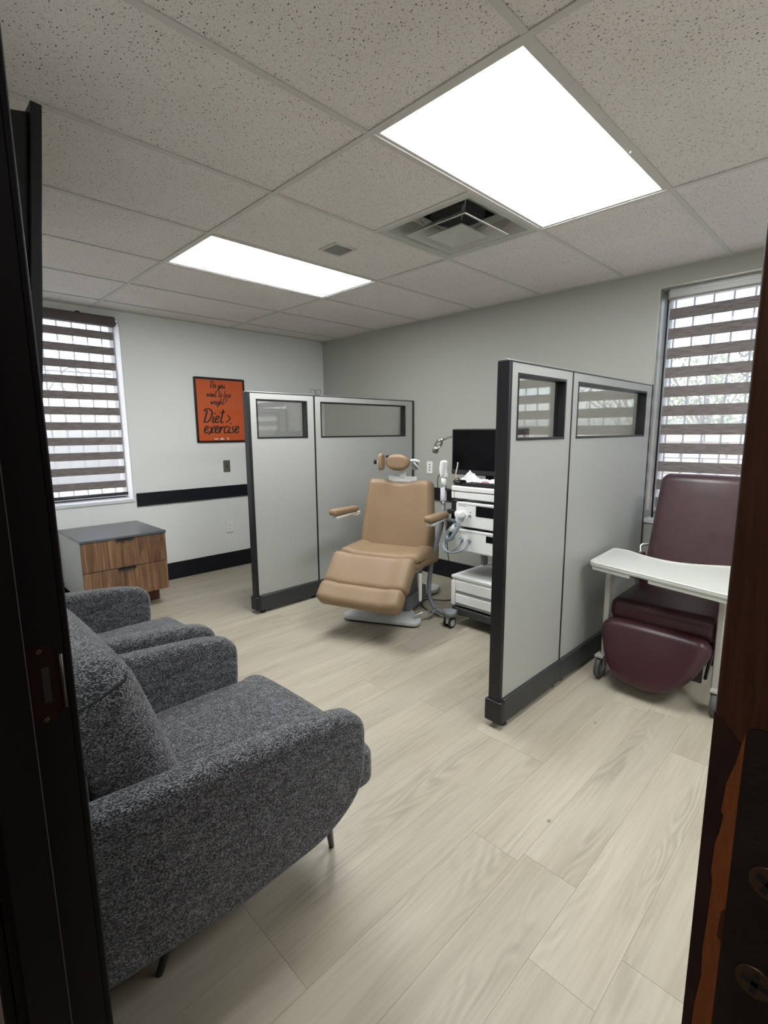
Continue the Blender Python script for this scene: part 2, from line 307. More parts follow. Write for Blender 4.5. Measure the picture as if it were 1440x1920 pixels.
def tube(pts, r, n=10, sm=5, bm=None, r_end=None):
    P = crom(pts, sm) if sm else [Vector(p) for p in pts]
    b = bmesh.new(); rings = []; N = len(P)
    t0 = (P[1] - P[0]).normalized(); up = Vector((0, 0, 1)) if abs(t0.z) < .9 else Vector((1, 0, 0)); u = t0.cross(up).normalized()
    for i, p in enumerate(P):
        t = (P[min(i + 1, N - 1)] - P[max(i - 1, 0)]).normalized()
        u = (u - t * u.dot(t)).normalized(); w = t.cross(u)
        rr = r if r_end is None else r + (r_end - r) * i / (N - 1)
        rings.append([b.verts.new(p + (u * math.cos(a) + w * math.sin(a)) * rr) for a in [2 * math.pi * k / n for k in range(n)]])
    for i in range(N - 1):
        for k in range(n):
            f = b.faces.new((rings[i][k], rings[i][(k + 1) % n], rings[i + 1][(k + 1) % n], rings[i + 1][k])); f.smooth = True
    b.faces.new(rings[0][::-1]); b.faces.new(rings[-1]); bmesh.ops.recalc_face_normals(b, faces=b.faces)
    return merge(bm, b) if bm else b
def rpoly(pts, rad, n=5):
    out = []; N = len(pts)
    for i, p in enumerate(pts):
        r = rad[i] if isinstance(rad, (list, tuple)) else rad
        p = Vector(p).to_2d(); a = Vector(pts[i - 1]).to_2d(); c = Vector(pts[(i + 1) % N]).to_2d()
        if r <= 0: out.append(tuple(p)); continue
        d1 = (a - p); d2 = (c - p); r = min(r, d1.length * .49, d2.length * .49)
        s = p + d1.normalized() * r; e = p + d2.normalized() * r
        for k in range(n + 1):
            t = k / n; q = s * (1 - t) ** 2 + p * 2 * t * (1 - t) + e * t * t; out.append(tuple(q))
    return out
AX = {'z': lambda a, b, c: (a, b, c), 'x': lambda a, b, c: (c, a, b), 'y': lambda a, b, c: (a, c, b)}
def slab(poly, c0, c1, axis='z', bev=0, seg=3, bm=None):
    """polygon (two coords) extruded along axis from c0 to c1; x: poly=(y,z); y: poly=(x,z)"""
    b = bmesh.new(); F = AX[axis]
    v0 = [b.verts.new(F(p[0], p[1], c0)) for p in poly]; v1 = [b.verts.new(F(p[0], p[1], c1)) for p in poly]
    f0 = b.faces.new(v0); f1 = b.faces.new(v1[::-1]); N = len(poly)
    for i in range(N):
        f = b.faces.new((v0[i], v1[i], v1[(i + 1) % N], v0[(i + 1) % N])); f.smooth = N > 12
    bmesh.ops.recalc_face_normals(b, faces=b.faces)
    if bev:
        es = list(set(list(f0.edges) + list(f1.edges)))
        rr = bmesh.ops.bevel(b, geom=es, offset=bev, segments=seg, affect='EDGES', profile=.5, clamp_overlap=True)
        for f in rr['faces']: f.smooth = True
    return merge(bm, b) if bm else b
def cushion(sx, sy, sz, r, fn=None, n=4, m=6, bm=None):
    """soft block centred on origin, edges rounded by r; fn maps (x,y,z,u,v,w) -> point"""
    def coords(h):
        e = [-h + r * k / n for k in range(n + 1)]; mid = [(-h + r) + (2 * (h - r)) * k / m for k in range(1, m)]
        return e + mid + [-x for x in e[::-1]]
    b = bmesh.new(); H = (sx / 2, sy / 2, sz / 2); cs = [coords(h) for h in H]; cache = {}
    def vert(p):
        key = tuple(round(c, 6) for c in p)
        if key in cache: return cache[key]
        q = Vector(p); inner = Vector([max(-H[i] + r, min(H[i] - r, q[i])) for i in range(3)])
        d = q - inner
        if d.length > 1e-9:
            # spherify the corner
            dn = d / r; s = Vector([dn[i] for i in range(3)])
            mx = max(abs(s[0]), abs(s[1]), abs(s[2])); s = s.normalized() * mx; q = inner + s * r
        u, v, w = q.x / H[0], q.y / H[1], q.z / H[2]
        if fn: q = Vector(fn(q.x, q.y, q.z, u, v, w))
        cache[key] = b.verts.new(q); return cache[key]
    for ax in range(3):
        a1, a2 = [(1, 2), (2, 0), (0, 1)][ax]
        for s in (-1, 1):
            for i in range(len(cs[a1]) - 1):
                for j in range(len(cs[a2]) - 1):
                    q = []
                    for (di, dj) in ((0, 0), (1, 0), (1, 1), (0, 1)):
                        p = [0, 0, 0]; p[ax] = s * H[ax]; p[a1] = cs[a1][i + di]; p[a2] = cs[a2][j + dj]; q.append(vert(p))
                    if s < 0: q = q[::-1]
                    try: f = b.faces.new(q); f.smooth = True
                    except ValueError: pass
    return merge(bm, b) if bm else b
def lathe(prof, n=24, bm=None, center=(0, 0)):
    b = bmesh.new(); R = []
    for (r, z) in prof: R.append([b.verts.new((center[0] + r * math.cos(2 * math.pi * k / n), center[1] + r * math.sin(2 * math.pi * k / n), z)) for k in range(n)])
    for i in range(len(R) - 1):
        for k in range(n):
            f = b.faces.new((R[i][k], R[i][(k + 1) % n], R[i + 1][(k + 1) % n], R[i + 1][k])); f.smooth = True
    b.faces.new(R[0][::-1]); b.faces.new(R[-1]); bmesh.ops.recalc_face_normals(b, faces=b.faces)
    return merge(bm, b) if bm else b
def obj(name, bm, m, parent=None, loc=None, rot=None, label=None, kind=None):
    me = bpy.data.meshes.new(name); bm.to_mesh(me); bm.free()
    me.materials.append(M[m] if isinstance(m, str) else m)
    o = bpy.data.objects.new(name, me); COL.objects.link(o)
    if parent is not None: o.parent = parent
    if loc is not None: o.location = loc
    if rot is not None: o.rotation_euler = rot
    if label: o['label'] = label
    if kind: o['kind'] = kind
    return o
def share(name, me, parent, loc=(0, 0, 0), rot=None, kind=None):
    o = bpy.data.objects.new(name, me); COL.objects.link(o); o.parent = parent; o.location = loc
    if rot is not None: o.rotation_euler = rot
    if kind: o['kind'] = kind
    return o
def thing(name, label, cat, loc=(0, 0, 0), rz=0, group=None):
    o = bpy.data.objects.new(name, None); COL.objects.link(o); o.location = loc; o.rotation_euler = (0, 0, rz); o.empty_display_size = .1
    o['label'] = label; o['category'] = cat
    if group: o['group'] = group
    return o
def struct(name, bm, m, label=None):
    o = obj(name, bm, m); o['kind'] = 'structure'
    if label: o['label'] = label
    return o
def dup(root, loc, rz=None, label=None):
    r = root.copy(); COL.objects.link(r); r.location = loc
    if rz is not None: r.rotation_euler = (0, 0, rz)
    if label: r['label'] = label
    def rec(src, dst):
        for ch in list(src.children):
            c = ch.copy(); COL.objects.link(c); c.parent = dst; rec(ch, c)
    rec(root, r); return r

H = 2.41; XE = 6.5; YF = -3.545; YH = -3.661; DX0, DX1, DZ = 3.858, 4.77, 2.05
T = .6096
# ------------------------------------------------------------ walls
def wall_with_hole(axis, c0, c1, a0, a1, z0, z1, h0, h1, hz0, hz1):
    b = bmesh.new()
    def bx(p0, p1, q0, q1):
        if axis == 'x': box(c0, c1, p0, p1, q0, q1, bm=b)
        else: box(p0, p1, c0, c1, q0, q1, bm=b)
    bx(a0, h0, z0, z1); bx(h1, a1, z0, z1); bx(h0, h1, hz1, z1)
    if hz0 > z0: bx(h0, h1, z0, hz0)
    return b
WLY0, WLY1, WLZ0, WLZ1 = -3.075, -2.172, .80, 2.345
WRX0, WRX1, WRZ0, WRZ1 = 3.558, 4.80, .765, 2.30
struct('wall_left', wall_with_hole('x', -.2, 0, YF, 0, 0, H, WLY0, WLY1, WLZ0, WLZ1), 'wall_l')
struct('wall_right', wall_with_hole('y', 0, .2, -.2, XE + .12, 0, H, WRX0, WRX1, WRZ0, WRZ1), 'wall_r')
struct('wall_back', box(XE, XE + .12, -5.4, 0, 0, H), 'wall_l')
struct('wall_front', wall_with_hole('y', YH + .012, YF - .001, -.2, XE, 0, H, DX0 - .02, DX1 + .02, 0, DZ + .02), 'wall_l')
b = box(3.34, 3.46, -5.4, YH + .012, 0, H); struct('wall_hall', b, 'hallwall')
struct('wall_hall_end', box(3.34, XE + .12, -5.5, -5.4, 0, H), 'hallwall')
for nm, bm_ in (('baseboard_left', box(0, .012, YF, 0, 0, .163, .003)),
                ('baseboard_right', box(.012, XE, -.012, 0, 0, .163, .003)),
                ('baseboard_front', box(0.012, DX0 - .09, YF, YF + .012, 0, .163, .003)),
                ('baseboard_hall', box(3.46, 3.472, -5.4, YH - .02, 0, .11, .002))):
    struct(nm, bm_, 'black_trim')
struct('trim_1', box(0, .018, -2.155, 0, .738, .856, .003), 'black_trim')
struct('trim_2', box(.018, 3.53, -.018, 0, .738, .856, .003), 'black_trim')
# ------------------------------------------------------------ floor of planks
fl = struct('floor', box(-.2, XE + .1, -5.4, .2, -.12, -.0052), 'subfloor')
PW, PL, PT = .1778, 1.22, .005
ends = {0: -.96, 1: -2.36, 2: -2.65, 3: -2.48, -1: -2.40, -2: -3.11}
k = 0; pk = {}
meshes = {}
def plank_mesh(w, l):
    key = (round(w, 3), round(l, 3))
    if key not in meshes:
        bm_ = box(.0003, w - .0003, .0004, l - .0004, -PT, 0)
        me = bpy.data.meshes.new('plank'); bm_.to_mesh(me); bm_.free(); me.materials.append(M['floor']); meshes[key] = me
    return meshes[key]
ncol = 0
for c in range(-22, 16):
    x = 3.84 + c * PW; x0 = max(x, 0.0); x1 = min(x + PW, XE)
    if x1 - x0 < .02: continue
    e = {-2: -3.11, -1: -3.11 + .0, 0: -2.40, 1: -2.36, 2: -2.65, 3: -2.48}.get(c, -2.4 - random.random() * 1.2)
    if c == -1: e = -3.11
    y = e
    while y > YH - .3: y -= PL
    while y < 0:
        y0 = max(y, YH - .3); y1 = min(y + PL, 0)
        if y1 - y0 > .03:
            share('plank', plank_mesh(x1 - x0, y1 - y0), fl, (x0, y0, 0))
        y += PL
struct('floor_hall', box(3.46, XE, -5.4, YH - .3, -.0052, 0), mat('hall_carpet', (.09, .08, .075), .95))
# ------------------------------------------------------------ ceiling
ce = struct('ceiling', box(-.2, XE + .1, YH, .2, H + .14, H + .24), 'plenum')
struct('ceiling_hall', box(3.34, XE + .1, -5.5, YH, H, H + .1), 'hallwall')
X0 = .281; YS = [0, -1.161, -1.161 - 2 * T, YF]
xs = [0] + [X0 + k * T for k in range(0, 11)] + [XE]
tw = .012   # half flange
def ceil_tile(xa, xb, ya, yb):
    share('ceiling_tile', tile_mesh(xb - xa, yb - ya), ce, (xa, ya, H + .004))
tmesh = {}
def tile_mesh(w, l):
    key = (round(w, 3), round(l, 3))
    if key not in tmesh:
        bm_ = box(.002, w - .002, .002, l - .002, 0, .016)
        me = bpy.data.meshes.new('ceiling_tile'); bm_.to_mesh(me); bm_.free(); me.materials.append(M['tile']); tmesh[key] = me
    return tmesh[key]
L1c = (X0 + 5 * T, X0 + 6 * T); L2c = (X0 + 2 * T, X0 + 3 * T); L3c = (X0 + 8 * T, X0 + 9 * T)
for i in range(len(xs) - 1):
    xa, xb = xs[i], xs[i + 1]
    for j in range(3):
        yb, ya = YS[j], YS[j + 1]
        if j == 1 and (abs(xa - L1c[0]) < .01 or abs(xa - L2c[0]) < .01 or abs(xa - L3c[0]) < .01): continue
        if j == 1 and abs(xa - (X0 + 4 * T)) < .01:
            ceil_tile(xa, xb, ya, ya + T); continue
        ceil_tile(xa, xb, ya, yb)
for yy in YS[1:3]:
    obj('grid_runner', box(0, XE, yy - tw, yy + tw, H - .001, H + .003), 'tee', ce)
for x in xs[1:-1]:
    for j in range(3):
        obj('cross_tee', box(x - tw, x + tw, YS[j + 1] + tw, YS[j] - tw, H - .0005, H + .003), 'tee', ce)
obj('cross_tee', box(X0 + 4 * T + tw, X0 + 5 * T - tw, -1.161 - T - tw, -1.161 - T + tw, H - .0005, H + .003), 'tee', ce)
for a in ((0, XE, -.022, 0), (0, XE, YF, YF + .022)): obj('wall_angle', box(*a, H - .001, H + .003), 'tee', ce)
obj('wall_angle', box(0, .022, YF, 0, H - .001, H + .003), 'tee', ce)

def troffer(xa, xb, label):
    t = thing('ceiling_light', label, 'light', ((xa + xb) / 2, -1.161 - T, H), 0)
    w, l = (xb - xa) / 2 - .012, T - .012
    b = bmesh.new()
    for a in ((-w, -w + .016, -l, l), (w - .016, w, -l, l), (-w + .016, w - .016, -l, -l + .016), (-w + .016, w - .016, l - .016, l)):
        box(*a, .003, .06, bm=b)
    obj('light_frame', b, 'tee', t)
    obj('diffuser', box(-w + .016, w - .016, -l + .016, l - .016, .006, .012), 'lamp', t)
    obj('housing', box(-w, w, -l, l, .062, .09), 'white_plastic', t)
    return t
t1 = troffer(*L1c, 'large lit ceiling light panel right of the square air vent')
cl = obj('frame_clip', box(.292, .299, .16, .168, -.008, .004, .001), 'white_plastic', t1)
troffer(*L3c, 'lit ceiling light panel farthest right, past the open door leaf')
troffer(*L2c, 'smaller looking lit ceiling light panel nearer the windowed left wall')
# square supply diffuser
vx, vy = X0 + 4.5 * T, -1.161 - T / 2
v = thing('air_vent', 'square stepped white ceiling air diffuser beside the large light panel', 'vent', (vx, vy, H))
def ring(r0, r1, z0, z1, th=.004, bm=None):
    b = bm or bmesh.new()
    o = [(r0, r0), (-r0, r0), (-r0, -r0), (r0, -r0)]; n_ = [(r1, r1), (-r1, r1), (-r1, -r1), (r1, -r1)]
    vo = [b.verts.new((*p, z0)) for p in o]; vi = [b.verts.new((*p, z1)) for p in n_]
    vo2 = [b.verts.new((*p, z0 + th)) for p in o]; vi2 = [b.verts.new((*p, z1 + th)) for p in n_]
    for k in range(4):
        j = (k + 1) % 4
        for q in ((vo[k], vo[j], vi[j], vi[k]), (vo2[k], vi2[k], vi2[j], vo2[j]), (vo[k], vo2[k], vo2[j], vo[j]), (vi[k], vi[j], vi2[j], vi2[k])): b.faces.new(q)
    bmesh.ops.recalc_face_normals(b, faces=b.faces); return b
r = T / 2 - .013
b = ring(r, r - .032, 0, .003); ring(r - .032, r - .085, .003, .085, bm=b); obj('outer_frame', b, 'vent', v)
b = ring(.190, .176, -.020, -.016); ring(.176, .105, -.016, .035, bm=b); obj('middle_cone', b, 'vent', v)
b = bmesh.new(); pr = [(.118, -.010), (.118, -.006), (.0, .028)]
vs = [b.verts.new((sx * .112, sy * .112, -.026)) for sx, sy in ((1, 1), (-1, 1), (-1, -1), (1, -1))]; tp = b.verts.new((0, 0, -.006)); tp2 = [b.verts.new((sx * .108, sy * .108, -.018)) for sx, sy in ((1, 1), (-1, 1), (-1, -1), (1, -1))]; ap = b.verts.new((0, 0, .03))
for k in range(4):
    j = (k + 1) % 4; b.faces.new((vs[k], vs[j], tp)); b.faces.new((tp2[j], tp2[k], ap)); b.faces.new((vs[k], tp2[k], tp2[j], vs[j]))
obj('inner_cone', b, 'vent', v)
b = bmesh.new()
for sx, sy in ((1, 1), (-1, -1), (1, -1), (-1, 1)):
    obj('support_wire', tube([(sx * .10, sy * .10, 0), (sx * .135, sy * .135, .05)], .002, 6, 0), 'alu', v); obj('support_wire', tube([(sx * .16, sy * .16, .0), (sx * .2, sy * .2, .055)], .002, 6, 0), 'alu', v)
b = cyl((0, 0, .07), (0, 0, .13), .14, n=28); obj('duct_collar', b, 'plenum', v)
b = ring(r - .085, .14, .074, .078); obj('back_pan', b, 'vent', v)
g = thing('ceiling_grille', 'small grey square grille set in a ceiling tile', 'vent', (2.39, -1.745, H))
b = bmesh.new()
for a in ((-.078, .078, -.078, -.064), (-.078, .078, .064, .078), (-.078, -.064, -.064, .064), (.064, .078, -.064, .064)): box(*a, -.003, .004, bm=b)
obj('grille_frame', b, 'tee', g)
b = bmesh.new()
for i in range(16): box(-.064, .064, -.062 + i * .008, -.0565 + i * .008, -.001, .003, bm=b)
obj('louvre', b, 'grille', g, kind='stuff')

# ------------------------------------------------------------ windows with striped roller blinds
def window(tag, axis, a0, a1, z0, z1, out, lab_w):
    """axis 'x': wall plane x=0, runs in y, outside is -x; axis 'y': wall plane y=0, outside is +y"""
    def B(p0, p1, d0, d1, q0, q1, bev=0, bm=None):   # along, depth outward, z
        if axis == 'x': return box(-d1, -d0, p0, p1, q0, q1, bev, bm=bm)
        return box(p0, p1, d0, d1, q0, q1, bev, bm=bm)
    w = struct(tag, B(a0, a0 + .008, .001, .20, z0, z1), 'reveal' if axis == 'x' else 'reveal_metal')
    mm = 'reveal' if axis == 'x' else 'reveal_metal'
    obj('window_reveal', B(a1 - .008, a1, .001, .20, z0, z1), mm, w)
    obj('window_reveal', B(a0 + .008, a1 - .008, .001, .20, z1 - .008, z1), mm, w)
    obj('window_sill', B(a0, a1, -.012, .20, z0 - .018, z0 + .008, .003), 'reveal', w)
    b = bmesh.new()
    f = .035; d0, d1 = .15, .185
    B(a0 + .008, a0 + .008 + f, d0, d1, z0 + .008, z1 - .008, .003, bm=b); B(a1 - .008 - f, a1 - .008, d0, d1, z0 + .008, z1 - .008, .003, bm=b)
    B(a0 + f, a1 - f, d0, d1, z1 - .008 - f, z1 - .008, .003, bm=b); B(a0 + f, a1 - f, d0, d1, z0 + .008, z0 + .008 + f, .003, bm=b)
    obj('window_frame', b, 'win_frame', w)
    obj('pane', B(a0 + f, a1 - f, .164, .170, z0 + f, z1 - f), 'glass', w)
    return B
BL = window('window_1', 'x', WLY0, WLY1, WLZ0, WLZ1, -1, '')
BR = window('window_2', 'y', WRX0, WRX1, WRZ0, WRZ1, 1, '')

def blind(label, axis, B, a0, a1, ztop, valance_h, pitch, dark, n, zend, vm, depth, first, vdepth):
    t = thing('roller_blind', label, 'blind')
    obj('valance', B(a0 - .012, a1 + .012, vdepth[0], vdepth[1], ztop - valance_h, ztop, .012), vm, t)
    zz = first
    sm = {}
    hw = (a1 - a0) / 2; c = (a0 + a1) / 2
    # top sheer
    def strip(nm, zb, zt, m):
        h = round(zt - zb, 4); key = (nm, h)
        if key not in sm:
            if axis == 'x': bm_ = box(-depth - .0015, -depth, -hw, hw, -h / 2, h / 2) if m != 'sheer' else plane_x(-depth, hw, h / 2)
            else: bm_ = box(-hw, hw, depth, depth + .0015, -h / 2, h / 2) if m != 'sheer' else plane_y(depth, hw, h / 2)
            me = bpy.data.meshes.new(nm); bm_.to_mesh(me); bm_.free(); me.materials.append(M[m]); sm[key] = me
        share(nm, sm[key], t, (0, c, (zb + zt) / 2) if axis == 'x' else (c, 0, (zb + zt) / 2))
    strip('sheer_strip', zz, ztop - valance_h, 'sheer')
    for i in range(n):
        strip('slat', zz - dark, zz, 'slat'); zn = zz - pitch
        if i == n - 1: zn = zend + .02
        strip('sheer_strip', zn, zz - dark, 'sheer'); zz = zn
    return t
def plane_x(d, hw, hh):
    b = bmesh.new(); b.faces.new([b.verts.new(p) for p in ((d, -hw, -hh), (d, hw, -hh), (d, hw, hh), (d, -hw, hh))]); return b
def plane_y(d, hw, hh):
    b = bmesh.new(); b.faces.new([b.verts.new(p) for p in ((-hw, d, -hh), (hw, d, -hh), (hw, d, hh), (-hw, d, hh))]); return b
tb = blind('brown and sheer striped roller blind at the left wall window beside the orange poster', 'x', BL, -3.05, -2.222, 2.352, .078, .1254, .0635, 11, .845, 'valance', .03, 2.234, (-.035, .045))
b = cyl((-.028, -3.05, .862), (-.028, -2.215, .862), .014, n=14); obj('bottom_rail', b, 'charcoal_mid', tb)
b = cyl((-.028, -3.05, .835), (-.028, -2.23, .835), .006, n=10); obj('rail_hem', b, 'charcoal', tb)
b = box(-.005, .02, -2.50, -2.47, 2.352, 2.362, .002); obj('blind_bracket', b, 'black_plastic', tb)
b = cyl((-.028, -2.213, 2.32), (.03, -2.209, 2.30), .006, n=8); obj('end_pin', b, 'black_plastic', tb)
tb = blind('brown and sheer striped roller blind with silver valance behind the maroon recliner', 'y', BR, 3.605, 4.785, 2.325, .10, .1252, .0695, 11, .80, 'valance_s', .085, 2.172, (.055, .125))
obj('bottom_rail', cyl((3.607, .085, .812), (4.783, .085, .812), .014, n=14), 'valance_s', tb)
obj('side_channel', box(3.588, 3.598, .078, .10, .775, 2.30, .001), 'black_plastic', tb, label='thin black side channel of the blind')
obj('valance_trim', box(3.594, 4.796, .050, .0555, 2.268, 2.272), 'alu', tb)  # thin aluminium strip across the valance face

# security bars
def grille(label, axis, a0, a1, z0, z1, d, off):
    t = thing('security_grille', label, 'window bars')
    def P(a, dd, z): return (-dd, a, z) if axis == 'x' else (a, dd, z)
    k = a0 + off
    while k < a1:
        obj('bar', tube([P(k, d, z0), P(k, d, z1)], .0065, 6, 0), 'iron', t); k += .112
    for z in (z0 + .03, (z0 + z1) / 2 + .35, z1 - .03):
        obj('rail', tube([P(a0, d, z), P(a1, d, z)], .006, 6, 0), 'iron', t)
    cx, cz = (a0 + a1) / 2, 1.83
    for s in (-1, 1):
        for sz in (-1, 1):
            pts = [P(cx + s * x, d + .004, cz + sz * z) for x, z in ((.02, .02), (.08, .10), (.15, .11), (.20, .05), (.17, .015), (.14, .045))]
            obj('scroll', tube(pts, .005, 6, 5), 'iron', t)
grille('iron security bars with scrolls outside the left wall window', 'x', WLY0 - .03, WLY1 + .03, .70, 2.42, .26, .075)
grille('iron security bars with scrolls outside the window behind the recliner', 'y', WRX0 - .03, WRX1 + .03, .66, 2.42, .26, .06)

# outside world
struct('ground', box(-14, 14, -12, 14, -.4, -.3), 'ground')
t = thing('stone_wall', 'pale pinkish block wall standing outside behind the recliner window', 'wall', (0, 5.2, -.3))
sb = {}
for r_ in range(7):
    for c_ in range(14):
        w_ = .62; x = -1.0 + c_ * w_ + (r_ % 2) * w_ / 2
        key = random.randint(0, 2)
        if key not in sb:
            bm_ = box(0, w_ - .02, 0, .2 + key * .012, 0, .235, .012, 1); me = bpy.data.meshes.new('stone'); bm_.to_mesh(me); bm_.free(); me.materials.append(M['stone']); sb[key] = me
        share('stone', sb[key], t, (x, -.01 * key, r_ * .25))
def tree(x, y, h, s, lab, seed):
    rnd = random.Random(seed); t = thing('tree', lab, 'tree', (x, y, -.3))
    obj('trunk', tube([(0, 0, 0), (.05, 0, h * .4), (0, .05, h * .75)], .09, 8, 3, r_end=.03), 'bark', t)
    b = bmesh.new()
    for i in range(9):
        a = rnd.random() * 6.28; tube([(0, 0, h * .35 + i * .1), (math.cos(a) * s * .5, math.sin(a) * s * .5, h * .6 + i * .12), (math.cos(a) * s, math.sin(a) * s, h * .75 + i * .15)], .03, 5, 2, r_end=.008, bm=b)
    obj('branches', b, 'bark', t, kind='stuff')
    b = bmesh.new()
    for i in range(1500):
        a = rnd.random() * 6.28; ph = math.acos(rnd.uniform(-1, 1)); rr = s * rnd.random() ** .4
        p = Vector((rr * math.sin(ph) * math.cos(a), rr * math.sin(ph) * math.sin(a), h * .75 + rr * .8 * math.cos(ph)))
        u = Vector((rnd.uniform(-1, 1), rnd.uniform(-1, 1), rnd.uniform(-1, 1))).normalized() * .05; w = u.orthogonal().normalized() * .025
        b.faces.new([b.verts.new(q) for q in (p - u, p + w, p + u, p - w)])
    obj('leaves', b, 'leaf', t, kind='stuff')
tree(2.2, 7.4, 3.0, 1.3, 'sparse green tree outside past the block wall, left one', 1)
tree(6.2, 8.2, 3.4, 1.5, 'sparse green tree outside past the block wall, right one', 2)

# ------------------------------------------------------------ door frame (camera stands in the doorway)
fr = struct('door_1', box(DX0 - .02, DX0, YH, YF, 0, DZ), 'jamb', 'near-black door jamb at the left edge of the doorway')
obj('hinge_jamb', box(DX1, DX1 + .02, YH, YF, 0, DZ), 'jamb', fr)
obj('head_jamb', box(DX0 - .02, DX1 + .02, YH, YF, DZ, DZ + .02), 'jamb', fr)
b = box(DX0, DX0 + .012, YH + .012, YF - .050, 0, DZ, .001); obj('door_stop', b, 'jamb', fr)
obj('pale_stop_edge', box(DX0 + .0112, DX0 + .0126, YF - .0512, YF - .0499, 0, DZ), 'jamb_edge', fr)  # thin paler line down the full height of the stop edge
b = box(DX0 - .085, DX0 - .006, YF, YF + .012, 0, DZ + .07, .003); box(DX0 - .085, DX1 + .085, YF, YF + .012, DZ + .006, DZ + .085, .003, bm=b); obj('room_casing', b, 'jamb', fr)
b = box(DX0 - .085, DX0 - .006, YH - .014, YH, 0, DZ + .07, .003); box(DX1 + .006, DX1 + .085, YH - .014, YH, 0, DZ + .07, .003, bm=b); obj('hall_casing', b, 'jamb', fr)
sp = bmesh.new()
slab([(-3.593, .944), (-3.561, .944), (-3.561, .960), (-3.551, .960), (-3.551, 1.052), (-3.561, 1.052), (-3.561, 1.068), (-3.593, 1.068)], DX0, DX0 + .0018, 'x', bm=sp)
so = obj('strike_plate', sp, 'strike', fr, label='bronze strike plate with curled lip')
b = tube([(DX0 + .003, -3.5505, .962), (DX0 + .003, -3.5505, 1.05)], .0026, 8, 0); obj('strike_lip', b, mat('lip_metal', (.09, .08, .07), .35, metal=.7), so)
b = box(DX0 + .0012, DX0 + .0022, -3.577, -3.567, .978, 1.034, .0003); obj('latch_hole', b, 'rubber', so)
for z in (.951, 1.061):
    obj('screw', cyl((DX0 + .001, -3.577, z), (DX0 + .003, -3.577, z), .0042, .0035, n=14), 'screw', so)

# ------------------------------------------------------------ open door leaf with hinge plate
dr = thing('door_leaf', 'open reddish brown stained wooden door leaf edge with chipped veneer at right edge of view', 'door')
obj('leaf', box(4.6995, 4.744, YF + .006, YF + .90, .012, 2.03, .0015), 'doorwood', dr)
yp = YF + .006
def ypoly(pts, y0, y1): return slab(pts, y0, y1, 'y')
# old dark stain strip with broken edge
b = ypoly([(4.6996, 1.302), (4.7068, 1.294), (4.7060, 1.288), (4.7042, 1.281), (4.7036, 1.271), (4.7043, 1.270), (4.7038, 1.264), (4.7030, 1.260), (4.7028, 1.250), (4.7034, 1.246), (4.7032, 1.234), (4.7028, 1.222), (4.7032, 1.212), (4.7022, 1.200), (4.7020, 1.182), (4.7024, 1.165), (4.6996, 1.165)], yp - .0004, yp)
obj('veneer_strip', b, 'darkwood', dr, label='dark old veneer strip')
b = ypoly([(4.7068, 1.294), (4.7076, 1.298), (4.7076, 1.240), (4.7066, 1.238), (4.7062, 1.229), (4.7074, 1.228), (4.7074, 1.165), (4.7026, 1.165), (4.7022, 1.182), (4.7024, 1.200), (4.7034, 1.212), (4.7030, 1.222), (4.7034, 1.234), (4.7036, 1.246), (4.7030, 1.250), (4.7032, 1.260), (4.7040, 1.264), (4.7045, 1.270), (4.7038, 1.271), (4.7044, 1.281), (4.7060, 1.288)], yp - .0002, yp)
obj('bare_wood_patch', b, 'barewood', dr, label='orange bare wood where veneer chipped off')
hp = obj('hinge_plate', slab(rpoly([(4.7078, 1.187), (4.744, 1.187), (4.744, 1.3005), (4.7078, 1.3005)], [.001, 0, 0, .003]), yp - .0012, yp, 'y'), 'brass_dark', dr, label='dark aged bronze hinge plate')
for (x, z) in ((4.7170, 1.2560), (4.7166, 1.2225)):
    b = cyl((x, yp - .0011, z), (x, yp - .0018, z), .0052, .0048, n=24)
    s_ = obj('screw', b, 'screw', hp)
    b = bmesh.new(); c_ = .4 if z > 1.24 else .1
    for a in (c_, c_ + math.pi / 2):
        q = box(-.0034, .0034, -.0004, .0003, -.0008, .0008); xf(q, Matrix.Translation((x, yp - .0018, z)) @ Matrix.Rotation(a, 4, 'Y')); merge(b, q)
    o_ = obj('screw_recess', b, 'rubber', hp)

# ------------------------------------------------------------ television seen edge-on
tv = thing('television', 'flat black television tilted on a bracket on the near wall, seen edge-on', 'television', (0, 0, 0))
# profile in (y,z): screen slab tilts forward at the top
TX = 3.03
top, bot = Vector((-3.300, 2.255)), Vector((-3.377, 1.44)); d_ = (top - bot).normalized(); n_ = Vector((-d_.y, d_.x))  # n_ points to -y
b = slab([tuple(bot), tuple(top), tuple(top + n_ * .026), tuple(bot + n_ * .026)], TX - 1.42, TX, 'x', .002, 1); obj('bezel', b, 'black_plastic', tv)
b = slab([tuple(bot + d_ * .02), tuple(top - d_ * .02), tuple(top - d_ * .02 - n_ * .001), tuple(bot + d_ * .02 - n_ * .001)], TX - 1.40, TX - .02, 'x'); obj('screen', b, 'screen', tv)
b = slab([tuple(bot + d_ * .05 + n_ * .026), tuple(top - d_ * .02 + n_ * .026), tuple(top - d_ * .04 + n_ * .085), tuple(bot + d_ * .12 + n_ * .085)], TX - 1.36, TX - .02, 'x', .004, 1); obj('back_cover', b, 'black_plastic', tv)
b = box(TX - .95, TX - .45, YF + .002, YF + .03, 1.7, 2.05, .003); box(TX - .85, TX - .82, YF + .03, -3.40, 1.75, 1.95, bm=b); box(TX - .58, TX - .55, YF + .03, -3.40, 1.75, 1.95, bm=b); obj('wall_bracket', b, 'black_metal', tv)
b = box(TX - .10, TX - .03, YF + .002, -3.35, 1.93, 2.13, .004); obj('side_box', b, 'charcoal', tv)

